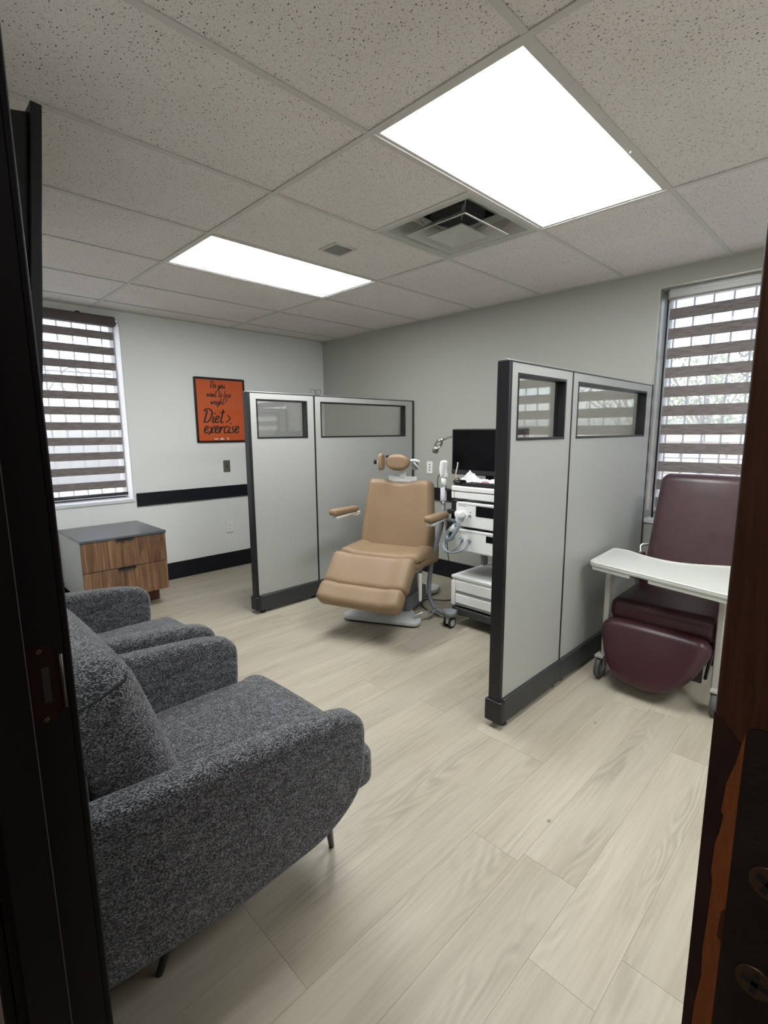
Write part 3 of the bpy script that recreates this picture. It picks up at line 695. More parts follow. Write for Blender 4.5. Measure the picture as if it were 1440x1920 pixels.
# ------------------------------------------------------------ partitions
def partition(label, xf_, near_wall_gap, s):
    """visible face at x=xf_, body behind it (-x)"""
    t = thing('office_partition', label, 'partition', (xf_, 0, 0), 0)
    th = .055; zt = 1.68; y1 = -near_wall_gap; yd = -1.2135; y0 = -1.79
    def panel(a, b_, wa, wb, wz0=1.342, wz1=1.632):
        bm_ = bmesh.new()
        box(-th, 0, a, wa, .145, zt - .008, bm=bm_); box(-th, 0, wb, b_, .145, zt - .008, bm=bm_)
        box(-th, 0, wa, wb, .145, wz0, bm=bm_); box(-th, 0, wa, wb, wz1, zt - .008, bm=bm_)
        bmesh.ops.remove_doubles(bm_, verts=bm_.verts, dist=1e-5)
        p = obj('panel', bm_, 'panel', t)
        bm_ = bmesh.new(); f = .012
        box(-th + .001, .002, wa, wa + f, wz0, wz1, .001, bm=bm_); box(-th + .001, .002, wb - f, wb, wz0, wz1, .001, bm=bm_)
        box(-th + .001, .002, wa + f, wb - f, wz0, wz0 + f, .001, bm=bm_); box(-th + .001, .002, wa + f, wb - f, wz1 - f, wz1, .001, bm=bm_)
        obj('glazing_frame', bm_, 'charcoal', p)
        obj('glazing_pane', box(-th / 2 - .012, -th / 2 - .008, wa + f, wb - f, wz0 + f, wz1 - f), 'pglass', p)
    panel(y0 + .0, yd - .0078, -1.742, -1.283)
    panel(yd + .0078, y1 - .018, -1.152, -.13)
    obj('divider_strip', box(-th - .001, .001, yd - .0075, yd + .0075, .145, zt - .008), 'charcoal', t)
    obj('end_post', box(-th - .004, .004, y0 - .024, y0, .12, zt, .004), 'charcoal', t)
    obj('end_post', box(-th - .002, .003, y1 - .018, y1, .02, zt + .002, .001), 'charcoal', t)
    obj('top_cap', box(-th - .001, .001, y0, y1 - .012, zt - .008, zt, .002), 'charcoal_mid', t)
    obj('top_cap_strip', box(-th + .008, -.008, y0 - .022, y1 - .02, zt, zt + .004, .001), 'alu', t)  # lighter aluminium strip along the top cap
    for a, b_ in ((y0 + .002, yd - .003), (yd + .003, y1 - .02)):
        obj('base_cover', box(-th - .014, .014, a, b_, .022, .142, .006), 'charcoal_mid', t)
    obj('end_block', box(-th - .018, .018, y0 - .034, y0 + .002, .028, .135, .008), 'charcoal', t)
    for yy in (y0 + .03, yd - .05, yd + .05, y1 - .2):
        b = lathe([(.020, 0), (.022, .004), (.018, .012), (.007, .014), (.007, .03)], 16); obj('glide_foot', b, 'rubber', t, loc=(-.02 if yy > y0 + .1 else -.012, yy, 0))
    return t
pA = partition('grey two-panel office partition screen with windows beside the orange poster, behind the tan chair', 1.42, .016, 0)
partition('grey two-panel office partition screen nearest the camera, left of the maroon recliner', 3.57, .020, 0)
hk = thing('wire_hook', 'small wire double hook clipped over the top of the partition behind tan chair', 'hook', (1.385, -1.167, 1.684))
for s in (-1, 1):
    obj('hook', tube([(0, s * .005, .0), (0, s * .006, .042), (0, s * .05, .046), (0, s * .052, .015)], .002, 6, 0), 'black_metal', hk)
obj('clip', box(-.032, .034, -.012, .012, 0, .003), 'black_metal', hk)

# ------------------------------------------------------------ dresser
ds = thing('drawer_cabinet', 'low walnut two-drawer cabinet with dark slate top under the left window', 'cabinet', (.35, -2.485, 0))
hx, hy = .33, .3085
obj('top', box(-hx, hx, -hy, hy, .597, .615, .002), 'slate_top', ds, label='dark slate top')
obj('carcass', box(-hx + .012, hx - .028, -hy + .006, hy - .006, .135, .5965, .001), 'white_lam', ds, label='white cabinet sides')
obj('plinth', box(-hx + .06, hx - .19, -hy + .04, hy - .02, 0, .1345, .001), 'walnut_plain', ds)
for z0, z1 in ((.372, .594), (.136, .366)):
    d_o = obj('drawer', box(hx - .027, hx - .008, -hy + .006, hy - .004, z0, z1, .0015), 'walnut', ds)
    b = box(hx - .012, hx + .006, -.065, .062, z1 - .002, z1 + .004, .001); box(hx + .002, hx + .006, -.065, .062, z1 - .014, z1 + .004, .001, bm=b)
    obj('handle', b, 'black_metal', d_o)

# ------------------------------------------------------------ armchairs
def armchair(label, x):
    t = thing('armchair', label, 'armchair', (x, -3.13, 0), 0, None)
    def Y(y): return y + 3.13
    HW = .41
    prof = rpoly([(Y(-3.535), .290), (Y(-3.22), .262), (Y(-2.95), .278), (Y(-2.822), .365), (Y(-2.815), .590), (Y(-2.94), .622), (Y(-3.535), .672)], [.03, .05, .12, .10, .085, .12, .05], 7)
    for s in (-1, 1):
        b = slab(prof, s * HW, s * .325, 'x', .028, 5); obj('armrest', b, 'tweed', t)
    def fs(x_, y_, z_, u, v, w):
        z_ += (.016 * (1 - u ** 4) * (1 - v ** 4) if w > 0 else 0)
        return (x_, y_ - (.012 * u * u if v > 0 else 0), z_)
    b = cushion(.66, .60, .145, .045, fs, 5, 7); xf(b, Matrix.Translation((0, Y(-3.012), .360))); obj('seat_cushion', b, 'tweed', t)
    b = cushion(.70, .10, .14, .04, None, 4, 5); xf(b, Matrix.Translation((0, Y(-2.778), .358))); obj('front_rail', b, 'tweed', t)
    b = box(-.325, .325, Y(-3.5), Y(-2.88), .265, .295, .01); obj('seat_base', b, 'black_metal', t)
    # back cushion leans back, pinched at its upper corners
    def fb(x_, y_, z_, u, v, w):
        cr = (1 - u ** 4) * (1 - w ** 2)
        y2 = y_ + (.012 * cr if v > 0 else -.012 * cr)
        k = max(0, (w + .1) / 1.1)
        x2 = x_ * (1 - .03 * k * k) * (1 - .035 * (1 - abs(v)) * 0)
        z2 = z_ + .010 * (1 - u * u) * max(0, w) - .018 * max(0, abs(u) - .75) * 4 * max(0, w)
        # dart at the upper corners
        dd = math.exp(-(((abs(u) - .93) / .06) ** 2 + ((w - .62) / .10) ** 2)) * .014
        x2 -= math.copysign(dd, u)
        return (x2, y2 - .075 * 0, z2)
    b = cushion(.66, .185, .50, .07, fb, 8, 9)
    xf(b, Matrix.Translation((0, Y(-3.416), .665)) @ Matrix.Rotation(math.radians(16.5), 4, 'X')); bc = obj('back_cushion', b, 'tweed', t)
    for s in (-1, 1):
        pts = [(s * .300, Y(-3.403), .886), (s * .314, Y(-3.410), .880), (s * .322, Y(-3.438), .872), (s * .328, Y(-3.478), .860), (s * .328, Y(-3.528), .852)]
        obj('seam', tube(pts, .003, 6, 4), mat('seam_dark', (.012, .012, .014), .9), bc)
    b = box(-.33, .33, Y(-3.535), Y(-3.495), .27, .72, .015); obj('back_frame', b, 'tweed', t)
    for sx in (-1, 1):
        for fy, ty in ((-2.79, -2.87), (-3.36, -3.30)):
            b = cyl((sx * .190, Y(fy), 0), (sx * .262, Y(ty), .285), .009, .017, n=12); obj('leg', b, 'black_metal', t)
    return t
a1_ = armchair('grey tweed armchair nearest the camera, beside the dark door jamb', 3.35)
dup(a1_, (2.438, -3.13, 0), label='grey tweed armchair farther from the camera, next to the walnut drawer cabinet')

# ------------------------------------------------------------ wall plates and poster
def plate(name, label, cat, loc, rz, m, kind_):
    t = thing(name, label, cat, loc, rz)      # local: face looks to -y
    w, h_ = .036, .058
    obj('cover_plate', box(-w, w, -.007, 0, -h_, h_, .0025), m, t)
    if kind_ == 'outlet':
        for z in (-.02, .02):
            r_o = obj('receptacle', slab(rpoly([(-.016, z - .014), (.016, z - .014), (.016, z + .014), (-.016, z + .014)], .008), -.0075, -.006, 'y'), m, t)
            b = box(-.008, -.005, -.0078, -.0074, z - .003, z + .006); box(.005, .008, -.0078, -.0074, z - .003, z + .006, bm=b); box(-.002, .002, -.0078, -.0074, z - .010, z - .006, bm=b)
            obj('slot', b, 'rubber', r_o)
        obj('screw', cyl((0, -.006, 0), (0, -.0068, 0), .003, n=10), 'alu', t)
    elif kind_ == 'switch':
        obj('toggle', box(-.005, .005, -.016, -.006, -.010, .008, .001), 'brass_dark', t)
        for z in (-.04, .04): obj('screw', cyl((0, -.006, z), (0, -.0068, z), .003, n=10), 'alu', t)
    else:
        for z in (-.026, 0, .026): obj('jack', box(-.007, .007, -.0075, -.005, z - .006, z + .006, .001), 'rubber', t)
        for z in (-.045, .045): obj('screw', cyl((0, -.006, z), (0, -.0068, z), .003, n=10), 'alu', t)
plate('light_switch', 'dark grey switch plate on the wall under the orange poster', 'switch', (0.0005, -1.268, 1.055), math.pi / 2, 'switch', 'switch')
plate('wall_outlet', 'white double outlet low on the wall below the black rail', 'outlet', (0.0005, -1.273, .43), math.pi / 2, 'plate', 'outlet')
plate('wall_outlet', 'white outlet low on the wall left of the walnut cabinet', 'outlet', (0.0005, -2.835, .32), math.pi / 2, 'plate', 'outlet')
plate('data_plate', 'white jack plate on the darker wall behind the tan chair', 'outlet', (1.622, -.0005, 1.043), 0, 'plate', 'jack')

po = thing('poster', 'framed orange poster about diet and exercise on the left wall', 'poster', (0, -1.298, 1.607))
pw, ph = .262, .31     # half sizes
obj('backing', box(.001, .010, -pw, pw, -ph, ph), 'orange', po)
b = bmesh.new()
for a in ((-pw - .002, -pw + .016, -ph, ph), (pw - .016, pw + .002, -ph, ph)): box(.001, .020, *a, .001, bm=b)
for a in ((-ph - .002, -ph + .016), (ph - .016, ph + .002)): box(.001, .020, -pw + .016, pw - .016, *a, .001, bm=b)
obj('frame', b, 'poster_frame', po)
# hand-lettered glyphs, strokes in units of x-height=.5, cap=1
G = {
 'D': (.62, [[(.22, .93), (.16, .45), (.08, .0)], [(0, .82), (.15, 1.0), (.38, 1.0), (.58, .75), (.54, .4), (.35, .08), (.08, .0)]]),
 'o': (.36, [[(.26, .48), (.10, .42), (.04, .2), (.12, .02), (.25, .08), (.31, .3), (.24, .48), (.34, .42)]]),
 'y': (.40, [[(.06, .48), (.04, .18), (.14, .05), (.27, .2), (.36, .48)], [(.36, .48), (.28, .05), (.16, -.32), (.02, -.34), (.08, -.14), (.38, .08)]]),
 'u': (.42, [[(.07, .46), (.02, .15), (.10, .01), (.24, .15), (.33, .46)], [(.33, .46), (.29, .12), (.36, .0), (.44, .08)]]),
 'w': (.52, [[(.04, .46), (.04, .05), (.20, .36), (.22, .04), (.40, .30), (.48, .50)]]),
 'a': (.40, [[(.30, .42), (.14, .48), (.02, .2), (.10, .02), (.24, .14), (.33, .46)], [(.33, .46), (.29, .12), (.34, .0), (.42, .08)]]),
 'n': (.40, [[(.06, .46), (.01, .0)], [(.02, .12), (.16, .42), (.28, .44), (.26, .12), (.32, .0), (.42, .08)]]),
 't': (.30, [[(.20, .98), (.13, .4), (.10, .06), (.18, .0), (.28, .08)], [(-.02, .72), (.32, .80)]]),
 'l': (.24, [[(.18, 1.0), (.08, .5), (.04, .08), (.12, .0), (.24, .1)]]),
 's': (.30, [[(.26, .46), (.12, .42), (.12, .30), (.22, .16), (.16, .02), (.0, .04)], ]),
 'e': (.34, [[(.04, .2), (.20, .28), (.27, .42), (.16, .49), (.05, .34), (.04, .12), (.14, .0), (.34, .12)]]),
 'i': (.20, [[(.10, .46), (.05, .12), (.10, .0), (.20, .08)], [(.14, .64), (.17, .72)]]),
 'g': (.40, [[(.30, .42), (.14, .48), (.03, .2), (.12, .04), (.25, .16), (.32, .46)], [(.32, .46), (.24, .0), (.12, -.34), (-.02, -.32), (.06, -.14), (.40, .08)]]),
 'h': (.40, [[(.16, 1.0), (.06, .4), (.01, .0)], [(.03, .12), (.17, .42), (.28, .42), (.26, .12), (.32, .0), (.42, .08)]]),
 '?': (.42, [[(.06, .86), (.22, 1.0), (.42, .90), (.38, .66), (.18, .44), (.15, .26)], [(.11, .04), (.12, .07)]]),
 'x': (.40, [[(.04, .44), (.14, .40), (.22, .05), (.34, .06)], [(.40, .52), (.22, .26), (.02, -.10)]]),
 'r': (.32, [[(.08, .46), (.02, .0)], [(.04, .16), (.16, .40), (.30, .46), (.30, .38)]]),
 'c': (.32, [[(.30, .42), (.20, .50), (.04, .28), (.06, .05), (.18, .0), (.34, .14)]]),
 '>': (.34, [[(.04, .62), (.32, .36), (.0, .04)]]),
 ' ': (.30, []),
}
def script(text, y0, z0, size, wid, rise=0, bm=None, gap=.0, sx=1):
    """brush-lettered ribbons lying on the poster; y runs right, z up (metres from the poster centre)"""
    b = bm or bmesh.new(); x = y0
    for ch in text:
        adv, strokes = G[ch]
        for st in strokes:
            P = crom([(0, p[0], p[1]) for p in st], 5) if len(st) > 2 else [Vector((0, p[0], p[1])) for p in st]
            P = [Vector((x + (p.y + .14 * p.z) * size * sx, z0 + p.z * size + rise * (x - y0))) for p in P]; prev = None
            for i, p in enumerate(P):
                t = (P[min(i + 1, len(P) - 1)] - P[max(i - 1, 0)]).normalized(); n = Vector((-t.y, t.x))
                ang = abs(t.y); w = wid * (.55 + .6 * ang) / 2
                q = (b.verts.new((.0106, *(p + n * w))), b.verts.new((.0106, *(p - n * w))))
                if prev: b.faces.new((prev[0], prev[1], q[1], q[0]))
                prev = q
        x += (adv + gap) * size * sx
    return b
b = script('Do you', -.104, .214, .064, .0078, sx=1.0); script('want to lose', -.140, .128, .064, .0074, bm=b, sx=.96); script('weight?', -.106, .058, .062, .0074, bm=b, sx=1.06)
obj('lettering', b, 'ink', po)
b = script('Diet', -.196, -.120, .132, .0145, sx=1.12); script('>', .046, -.122, .125, .012, bm=b); script('exercise', -.192, -.222, .138, .0145, bm=b, sx=1.06)
obj('lettering', b, 'ink', po)
b = bmesh.new()
for i, y in enumerate((-.085, -.072, -.059)): box(.0102, .0106, y, y + .009, -.285, -.272, bm=b)
box(.0102, .0106, -.030, .018, -.286, -.279, bm=b); slab([(-.020, -.278), (.008, -.278), (-.006, -.264)], .0102, .0106, 'x', bm=b)
for k in range(20):
    a0, a1 = 2 * math.pi * k / 20, 2 * math.pi * (k + 1) / 20
    b.faces.new([b.verts.new((.0106, .058 + rr * math.cos(a), -.273 + rr * math.sin(a))) for rr, a in ((.012, a0), (.012, a1), (.008, a1), (.008, a0))])
box(.0102, .0106, .048, .068, -.290, -.287, bm=b)
obj('print_mark', b, 'white_print', po)
obj('glazing', plane_x(.0135, pw - .016, ph - .016), 'glass', po)

# ------------------------------------------------------------ tan treatment chair (local: -y is forward)
tc_ = thing('treatment_chair', 'tan padded treatment chair with headrest on a white base', 'chair', (2.25, -1.31, 0), math.radians(20))
base_poly = [(-.285, 0), (.285, 0), (.30, .10), (.235, .17), (.165, .30), (.15, .55), (.20, .72), (.27, .80), (.26, .95), (-.26, .95), (-.27, .80), (-.20, .72), (-.15, .55), (-.165, .30), (-.235, .17), (-.30, .10)]
Rb = Matrix.Rotation(math.radians(7.6), 4, 'Z')
b = slab(rpoly(base_poly, .05), .012, .045, 'z', .008, 2); xf(b, Rb); obj('base_plate', b, mat('pale_grey_base', (.58, .60, .60), .4), tc_, label='pale grey base plate')
b = slab(rpoly([(x * .93, y * .95 + .02) for x, y in base_poly], .05), 0, .012, 'z'); xf(b, Rb); obj('base_pad', b, 'rubber', tc_)
b = slab(rpoly([(-.15, .22), (.15, .22), (.15, .60), (-.15, .60)], .04), .045, .16, 'z', .01, 2); obj('lift_cover', b, 'grey_plastic', tc_)
b = slab(rpoly([(-.13, .24), (.13, .24), (.13, .56), (-.13, .56)], .04), .15, .37, 'z', .01, 2); obj('column', b, 'grey_plastic', tc_)
obj('seat_frame', box(-.22, .22, .05, .50, .365, .41, .01), 'white_metal', tc_)
# side link arms on the right
obj('link_arm', tube([(.27, .09, .40), (.275, .10, .30), (.262, .15, .19)], .013, 8, 0), 'white_metal', tc_)
obj('link_arm', box(.285, .30, .06, .085, .20, .40, .004), 'white_plastic', tc_)
obj('link_arm', box(-.30, -.285, .06, .085, .20, .40, .004), 'white_plastic', tc_)
obj('pedal_bar', tube([(.24, .10, .075), (.33, .30, .075), (.30, .22, .03)], .008, 8, 0), 'alu', tc_)
def bolster(u, amt): a = abs(u); return amt * max(0, min(1, (a - .58) / .16)) * (1 if a < .9 else max(0, 1 - (a - .9) * 4))
def fseat(x, y, z, u, v, w):
    k = .5 - .5 * v      # 0 back,1 front  (v=-1 front)
    z2 = z + (bolster(u, .03) * (1 - .6 * k) if w > 0 else 0) + (-.012 * k if w > 0 else .02 * k)
    return (x, y, z2)
b = cushion(.62, .47, .135, .035, fseat, 4, 12); xf(b, Matrix.Translation((0, .205, .475)) @ Matrix.Rotation(math.radians(-3), 4, 'X')); obj('seat_cushion', b, 'tan', tc_)
def fback(x, y, z, u, v, w):
    k = (w + 1) / 2; sc = 1.0 - .17 * k
    y2 = y - (bolster(u, .028) if v < 0 else 0)
    z2 = z - .022 * max(0, 1 - (u / .45) ** 2) * max(0, w) if abs(u) < .45 else z
    return (x * sc, y2, z2)
b = cushion(.62, .10, .56, .045, fback, 5, 12); xf(b, Matrix.Translation((0, .375, .745)) @ Matrix.Rotation(math.radians(-10.5), 4, 'X')); bk = obj('backrest', b, 'tan', tc_)
b = box(-.24, .24, .06 - .03, .085 - .03, -.24, .20, .01); xf(b, Matrix.Translation((0, .385, .745)) @ Matrix.Rotation(math.radians(-10.5), 4, 'X')); obj('back_shell', b, 'white_plastic', tc_)
def pad(name, w, yz0, yz1, th, r_, mt, zoff=0):
    (ya, za), (yb, zb) = yz0, yz1; ln = math.hypot(yb - ya, zb - za); ang = math.atan2(za - zb, ya - yb)   # slope down to front
    def fp(x, y, z, u, v, w_):
        z2 = z + (bolster(u, .02) if w_ > 0 else 0)
        fx = 1 - (.05 * max(0, -v) ** 3 if name == 'foot_pad' else 0)
        return (x * fx, y, z2)
    b = cushion(w, ln, th, r_, fp, 4, 12)
    m = Matrix.Translation((0, (ya + yb) / 2, (za + zb) / 2)) @ Matrix.Rotation(ang, 4, 'X') @ Matrix.Translation((0, 0, -th / 2))
    xf(b, m); return obj(name, b, mt, tc_), m, ln
pad('calf_pad', .625, (-.085, .548), (-.257, .362), .095, .035, 'tan')
_, mfoot, lf = pad('foot_pad', .625, (-.266, .386), (-.376, .276), .098, .042, 'tan')
b = box(-.02, .27, -.05, .05, -.010, 0, .004); xf(b, mfoot @ Matrix.Translation((0, .0, -.048))); obj('foot_shell', b, 'white_plastic', tc_)
b = box(-.22, .22, -.14, .10, -.014, 0, .004); xf(b, Matrix.Translation((0, -.14, .40)) @ Matrix.Rotation(math.radians(45), 4, 'X')); obj('calf_shell', b, 'white_plastic', tc_)
for s in (-1, 1):
    cx = s * .355 + (.028 if s > 0 else 0)
    b = cushion(.072, .36, .046, .02, lambda x, y, z, u, v, w: (x * (1 - .12 * max(0, -v) ** 3), y, z), 3, 5); xf(b, Matrix.Translation((cx, .145, .80)) @ Matrix.Rotation(math.radians(-3), 4, 'X')); ar = obj('armrest', b, 'tan', tc_)
    b = box(cx - .024, cx + .024, .01, .32, .754, .776, .009); box(cx - .016, cx + .016, .30, .38, .735, .765, .006, bm=b); obj('armrest_bracket', b, 'white_plastic', ar)
# headrest
obj('headrest_bar', box(-.105, .128, .405, .43, 1.005, 1.048, .003), 'white_metal', tc_)
obj('headrest_post', box(-.01, .038, .40, .42, 1.04, 1.13, .003), 'white_metal', tc_)
def fh(x, y, z, u, v, w):
    s = math.sqrt(max(.0, 1 - .45 * w * w)); return (x * s, y + (.012 * (1 - u * u) if v < 0 else 0), z * math.sqrt(max(0, 1 - .5 * u * u)))
b = cushion(.195, .07, .128, .034, fh, 5, 6); xf(b, Matrix.Translation((-.008, .365, 1.158))); obj('headrest_pad', b, 'tan', tc_)
b = cushion(.036, .09, .125, .017, lambda x, y, z, u, v, w: (x, y * math.sqrt(1 - .4 * w * w), z), 4, 5); xf(b, Matrix.Translation((-.133, .34, 1.160)) @ Matrix.Rotation(math.radians(8), 4, 'Z')); hs = obj('side_pad', b, 'tan', tc_)
obj('side_knob', cyl((-.150, .34, 1.158), (-.178, .335, 1.158), .006, n=10), 'chrome', hs)
obj('knob_cap', cyl((-.176, .335, 1.158), (-.19, .333, 1.158), .016, n=14), 'black_plastic', hs)
b = tube([(.085, .39, 1.168), (.115, .40, 1.172), (.145, .42, 1.16)], .011, 8, 4); tube([(.105, .40, 1.160), (.145, .42, 1.11)], .007, 8, 0, bm=b); obj('headrest_arm', b, 'white_metal', tc_)
obj('pivot_block', box(.082, .125, .42, .45, 1.10, 1.155, .004), 'grey_plastic', tc_)
obj('side_knob', cyl((-.10, .40, 1.195), (-.118, .40, 1.198), .011, n=12), 'black_plastic', tc_)

# ------------------------------------------------------------ equipment cart (world axes; local origin at its left front corner on the floor)
CX, CY = 2.61, -.93
ct = thing('equipment_cart', 'white and grey rolling equipment cart with drawers behind the partition', 'cart', (CX, CY, 0))
b = box(0, .56, 0.0, .50, .082, .138, .01); obj('base_frame', b, 'charcoal_mid', ct)
for x, y in ((.03, -.055), (.53, -.055), (.03, .50), (.53, .50)):
    b = cyl((x, y, .085), (x, y, .125), .045, n=20); box(x - .028, x + .028, min(y, y + .08 * (1 if y < 0 else -1)), max(y, y + .08 * (1 if y < 0 else -1)), .088, .12, .003, bm=b)
    co = obj('corner_bumper', b, 'grey_plastic' if y < 0 else 'charcoal', ct)
    cs = obj('caster', box(x - .014, x + .014, y - .03, y + .022, .03, .086, .006), 'wheel_cream', ct)
    for s in (-1, 1):
        b = cyl((x + s * .016, y, .038), (x + s * .028, y, .038), .038, n=24); w_o = obj('wheel', b, 'rubber', cs)
        b = cyl((x + s * .028, y, .038), (x + s * .030, y, .038), .026, n=20); obj('hub', b, 'wheel_cream', cs)
cb = obj('drawer_box', box(0, .54, .012, .48, .150, .350, .006), 'white_plastic', ct)
obj('drawer_box_top', box(-.004, .545, 0, .485, .350, .372, .006), 'white_plastic', ct)
obj('tray_recess', box(.04, .50, .05, .45, .3722, .3735), 'white_lam', ct)
for z0, z1 in ((.172, .238), (.262, .335)):
    d_o = obj('drawer', box(.036, .53, 0, .014, z0, z1, .004), 'white_plastic', ct)
    obj('drawer_grip', box(.036, .53, .004, .013, z0 - .014, z0 - .001), 'grey_plastic', d_o)
obj('side_lip', box(-.004, .03, -.001, .012, .150, .333, .006), 'white_plastic', ct)
for x in (.0, .54):
    obj('post', box(x, x + .028, .36, .42, .372, .93, .004), 'grey_plastic', ct)
    obj('post_cover', box(x - .004, x + .0, .34, .44, .45, .93, .002), 'white_plastic', ct)
obj('shelf', box(.02, .55, .02, .46, .552, .562, .003), 'white_plastic', ct)
obj('shelf', box(.02, .55, .02, .46, .722, .732, .003), 'charcoal', ct)
obj('shelf_gap_panel', box(.035, .55, .42, .43, .562, .93), 'charcoal', ct)
obj('desk', box(-.012, .56, -.004, .48, .975, 1.012, .008), 'white_plastic', ct)
obj('desk_drawer', box(.012, .56, 0.0, .46, .925, .972, .005), 'white_plastic', ct)
obj('desk_corner', box(-.012, .008, .0, .07, .925, .972, .004), 'white_plastic', ct)
obj('holder_bracket', tube([(-.01, .06, .965), (-.08, .06, .972), (-.14, .07, .975)], .009, 8, 3), 'black_plastic', ct)
b = box(-.075, -.012, .08, .16, .73, .90, .008); box(-.09, -.012, .05, .10, .80, .83, .003, bm=b); obj('side_organizer', b, 'charcoal', ct)
b = lathe([(.016, .62), (.020, .625), (.024, .74), (.026, .745), (.024, .748)], 16, center=(-.045, .03)); obj('cup_holder', b, 'charcoal', ct)
obj('organizer_clip', box(-.095, -.012, .04, .06, .745, .765, .003), 'grey_plastic', ct)

def unit(name, label, z0, z1, disp, mk):
    t = thing(name, label, 'medical device', (CX, CY, 0))
    x0, x1 = .03, .535; zm = (z0 + z1) / 2
    obj('housing', box(x0 + .01, x1 - .01, .012, .42, z0, z1 - .004, .006), 'white_plastic', t)
    fp = slab(rpoly([(x0, z0 + .0005), (x1, z0 + .0005), (x1, z1), (x0, z1)], .018), 0, .02, 'y', .004, 2); obj('front_panel', fp, 'white_plastic', t)
    obj('display', box(*disp, -.002, .002, *mk) if False else box(disp[0], disp[1], -.0015, .002, disp[2], disp[3], .001), 'screen', t)
    obj('trim_line', box(x0 + .02, x1 - .01, -.0012, .001, z1 - .017, z1 - .0145), 'grey_plastic', t)
    return t
def text_mesh(s, size, loc, m, parent, rot=(math.pi / 2, 0, 0)):
    cu = bpy.data.curves.new('print_text', 'FONT'); cu.body = s; cu.size = size; cu.extrude = .0002
    o = bpy.data.objects.new('tmp_text', cu); COL.objects.link(o)
    dg = bpy.context.evaluated_depsgraph_get(); me = bpy.data.meshes.new_from_object(o.evaluated_get(dg)); bpy.data.objects.remove(o); bpy.data.curves.remove(cu)
    me.materials.append(M[m]); q = bpy.data.objects.new('lettering', me); COL.objects.link(q); q.parent = parent; q.location = loc; q.rotation_euler = rot
    return q
u1 = unit('display_unit', 'white device with black display on the upper cart shelf', .733, .905, (.196, .45, .815, .898 - .012), None)
u2 = unit('connector_unit', 'white device with two round cable sockets on the lower cart shelf', .563, .715, (.282, .36, .648, .692), None)
text_mesh('Brain Infinity', .0125, (.055, -.0006, .874), 'grey_plastic', u1); text_mesh('Brain Infinity', .0125, (.055, -.0006, .684), 'grey_plastic', u2)
text_mesh('- - - - - -', .014, (.20, -.0006, .795), 'grey_plastic', u1)
obj('socket', lathe([(.03, 0), (.03, .02), (.024, .026)], 20), 'white_plastic', u1, loc=(.082, 0, .815), rot=(math.pi / 2, 0, 0))
obj('knob', lathe([(.009, 0), (.009, .012), (.006, .016)], 14), 'grey_plastic', u1, loc=(.150, 0, .815), rot=(math.pi / 2, 0, 0))
obj('indicator', lathe([(.004, 0), (.004, .001)], 10), 'rubber', u1, loc=(.152, 0, .838), rot=(math.pi / 2, 0, 0))
for x in (.085, .148): obj('socket', lathe([(.015, 0), (.015, .010), (.011, .018)], 18), 'grey_plastic', u2, loc=(x, 0, .640), rot=(math.pi / 2, 0, 0))

def world_cable(name, label, pts, r, m, cat='cable', ends=None):
    t = thing(name, label, cat, (0, 0, 0)) if ends else None
    if t: obj('sheath', tube(pts, r, 10, 6), m, t); return t
    o = obj(name, tube(pts, r, 10, 6), m); o['label'] = label; o['category'] = cat; return o
lc = thing('thick_cable', 'thick looping grey cable plugged into the upper white device', 'cable')
obj('sheath', tube([(2.692, -.960, .812), (2.70, -1.0, .79), (2.717, -1.0, .754), (2.682, -1.0, .693), (2.637, -1.0, .642), (2.606, -.99, .668), (2.636, -.98, .717), (2.66, -.955, .742)], .0135, 12, 6), 'hose_l', lc)
b = cushion(.062, .05, .052, .018, None, 4, 3); xf(b, Matrix.Translation((2.695, -.965, .822))); obj('plug', b, 'white_plastic', lc)
obj('connector', cyl((2.655, -.96, .733), (2.632, -.985, .700), .020, .016, n=16), 'white_plastic', lc)
world_cable('thin_cable', 'thin grey cable from the left socket of the lower device', [(2.695, -.948, .640), (2.70, -.99, .60), (2.66, -1.0, .565), (2.60, -.99, .548), (2.568, -.975, .575), (2.575, -.95, .61), (2.60, -.90, .63)], .0075, 'hose_l')
world_cable('thin_cable', 'thin grey cable from the right socket of the lower device', [(2.758, -.948, .640), (2.765, -1.0, .60), (2.72, -1.022, .57), (2.65, -1.022, .560), (2.595, -1.005, .585), (2.582, -.975, .63), (2.597, -.945, .665)], .0075, 'hose_l')
world_cable('black_cable', 'thin black cable hanging between the tan chair and cart', [(2.455, -.86, 1.10), (2.405, -.84, 1.05), (2.385, -.82, .99), (2.395, -.81, .90), (2.43, -.8, .80), (2.455, -.8, .66), (2.475, -.8, .47), (2.49, -.78, .30), (2.50, -.72, .14), (2.47, -.62, .004)], .003, 'rubber')
world_cable('floor_cable', 'black power cable lying on the floor between chair and cart', [(2.60, -.36, .004), (2.40, -.30, .004), (2.33, -.36, .004), (2.28, -.55, .004), (2.14, -.66, .004), (2.22, -.80, .004), (2.45, -.87, .004)], .0035, 'rubber')
cw = thing('treatment_coil', 'white handheld coil wand with grey hose in the cart side holder', 'medical device')
obj('coil_head', cushion(.055, .05, .13, .02, lambda x, y, z, u, v, w: (x + .012 * abs(w), y, z), 4, 5), 'white_plastic', cw, loc=(2.470, -.865, 1.115))
obj('coil_face', slab(rpoly([(-.012, -.05), (.012, -.05), (.018, .05), (-.006, .055)], .01), -.03, -.02, 'y', .004, 2), 'white_lam', cw, loc=(2.488, -.865, 1.12))
obj('neck', cyl((2.478, -.865, 1.07), (2.478, -.865, .985), .018, .022, n=16), 'white_plastic', cw)
obj('handle', slab(rpoly([(2.459, -.885), (2.497, -.885), (2.497, -.848), (2.459, -.848)], .01), .885, .99, 'z', .004, 2), mat('pale_lilac_plastic', (.68, .68, .74), .4), cw)
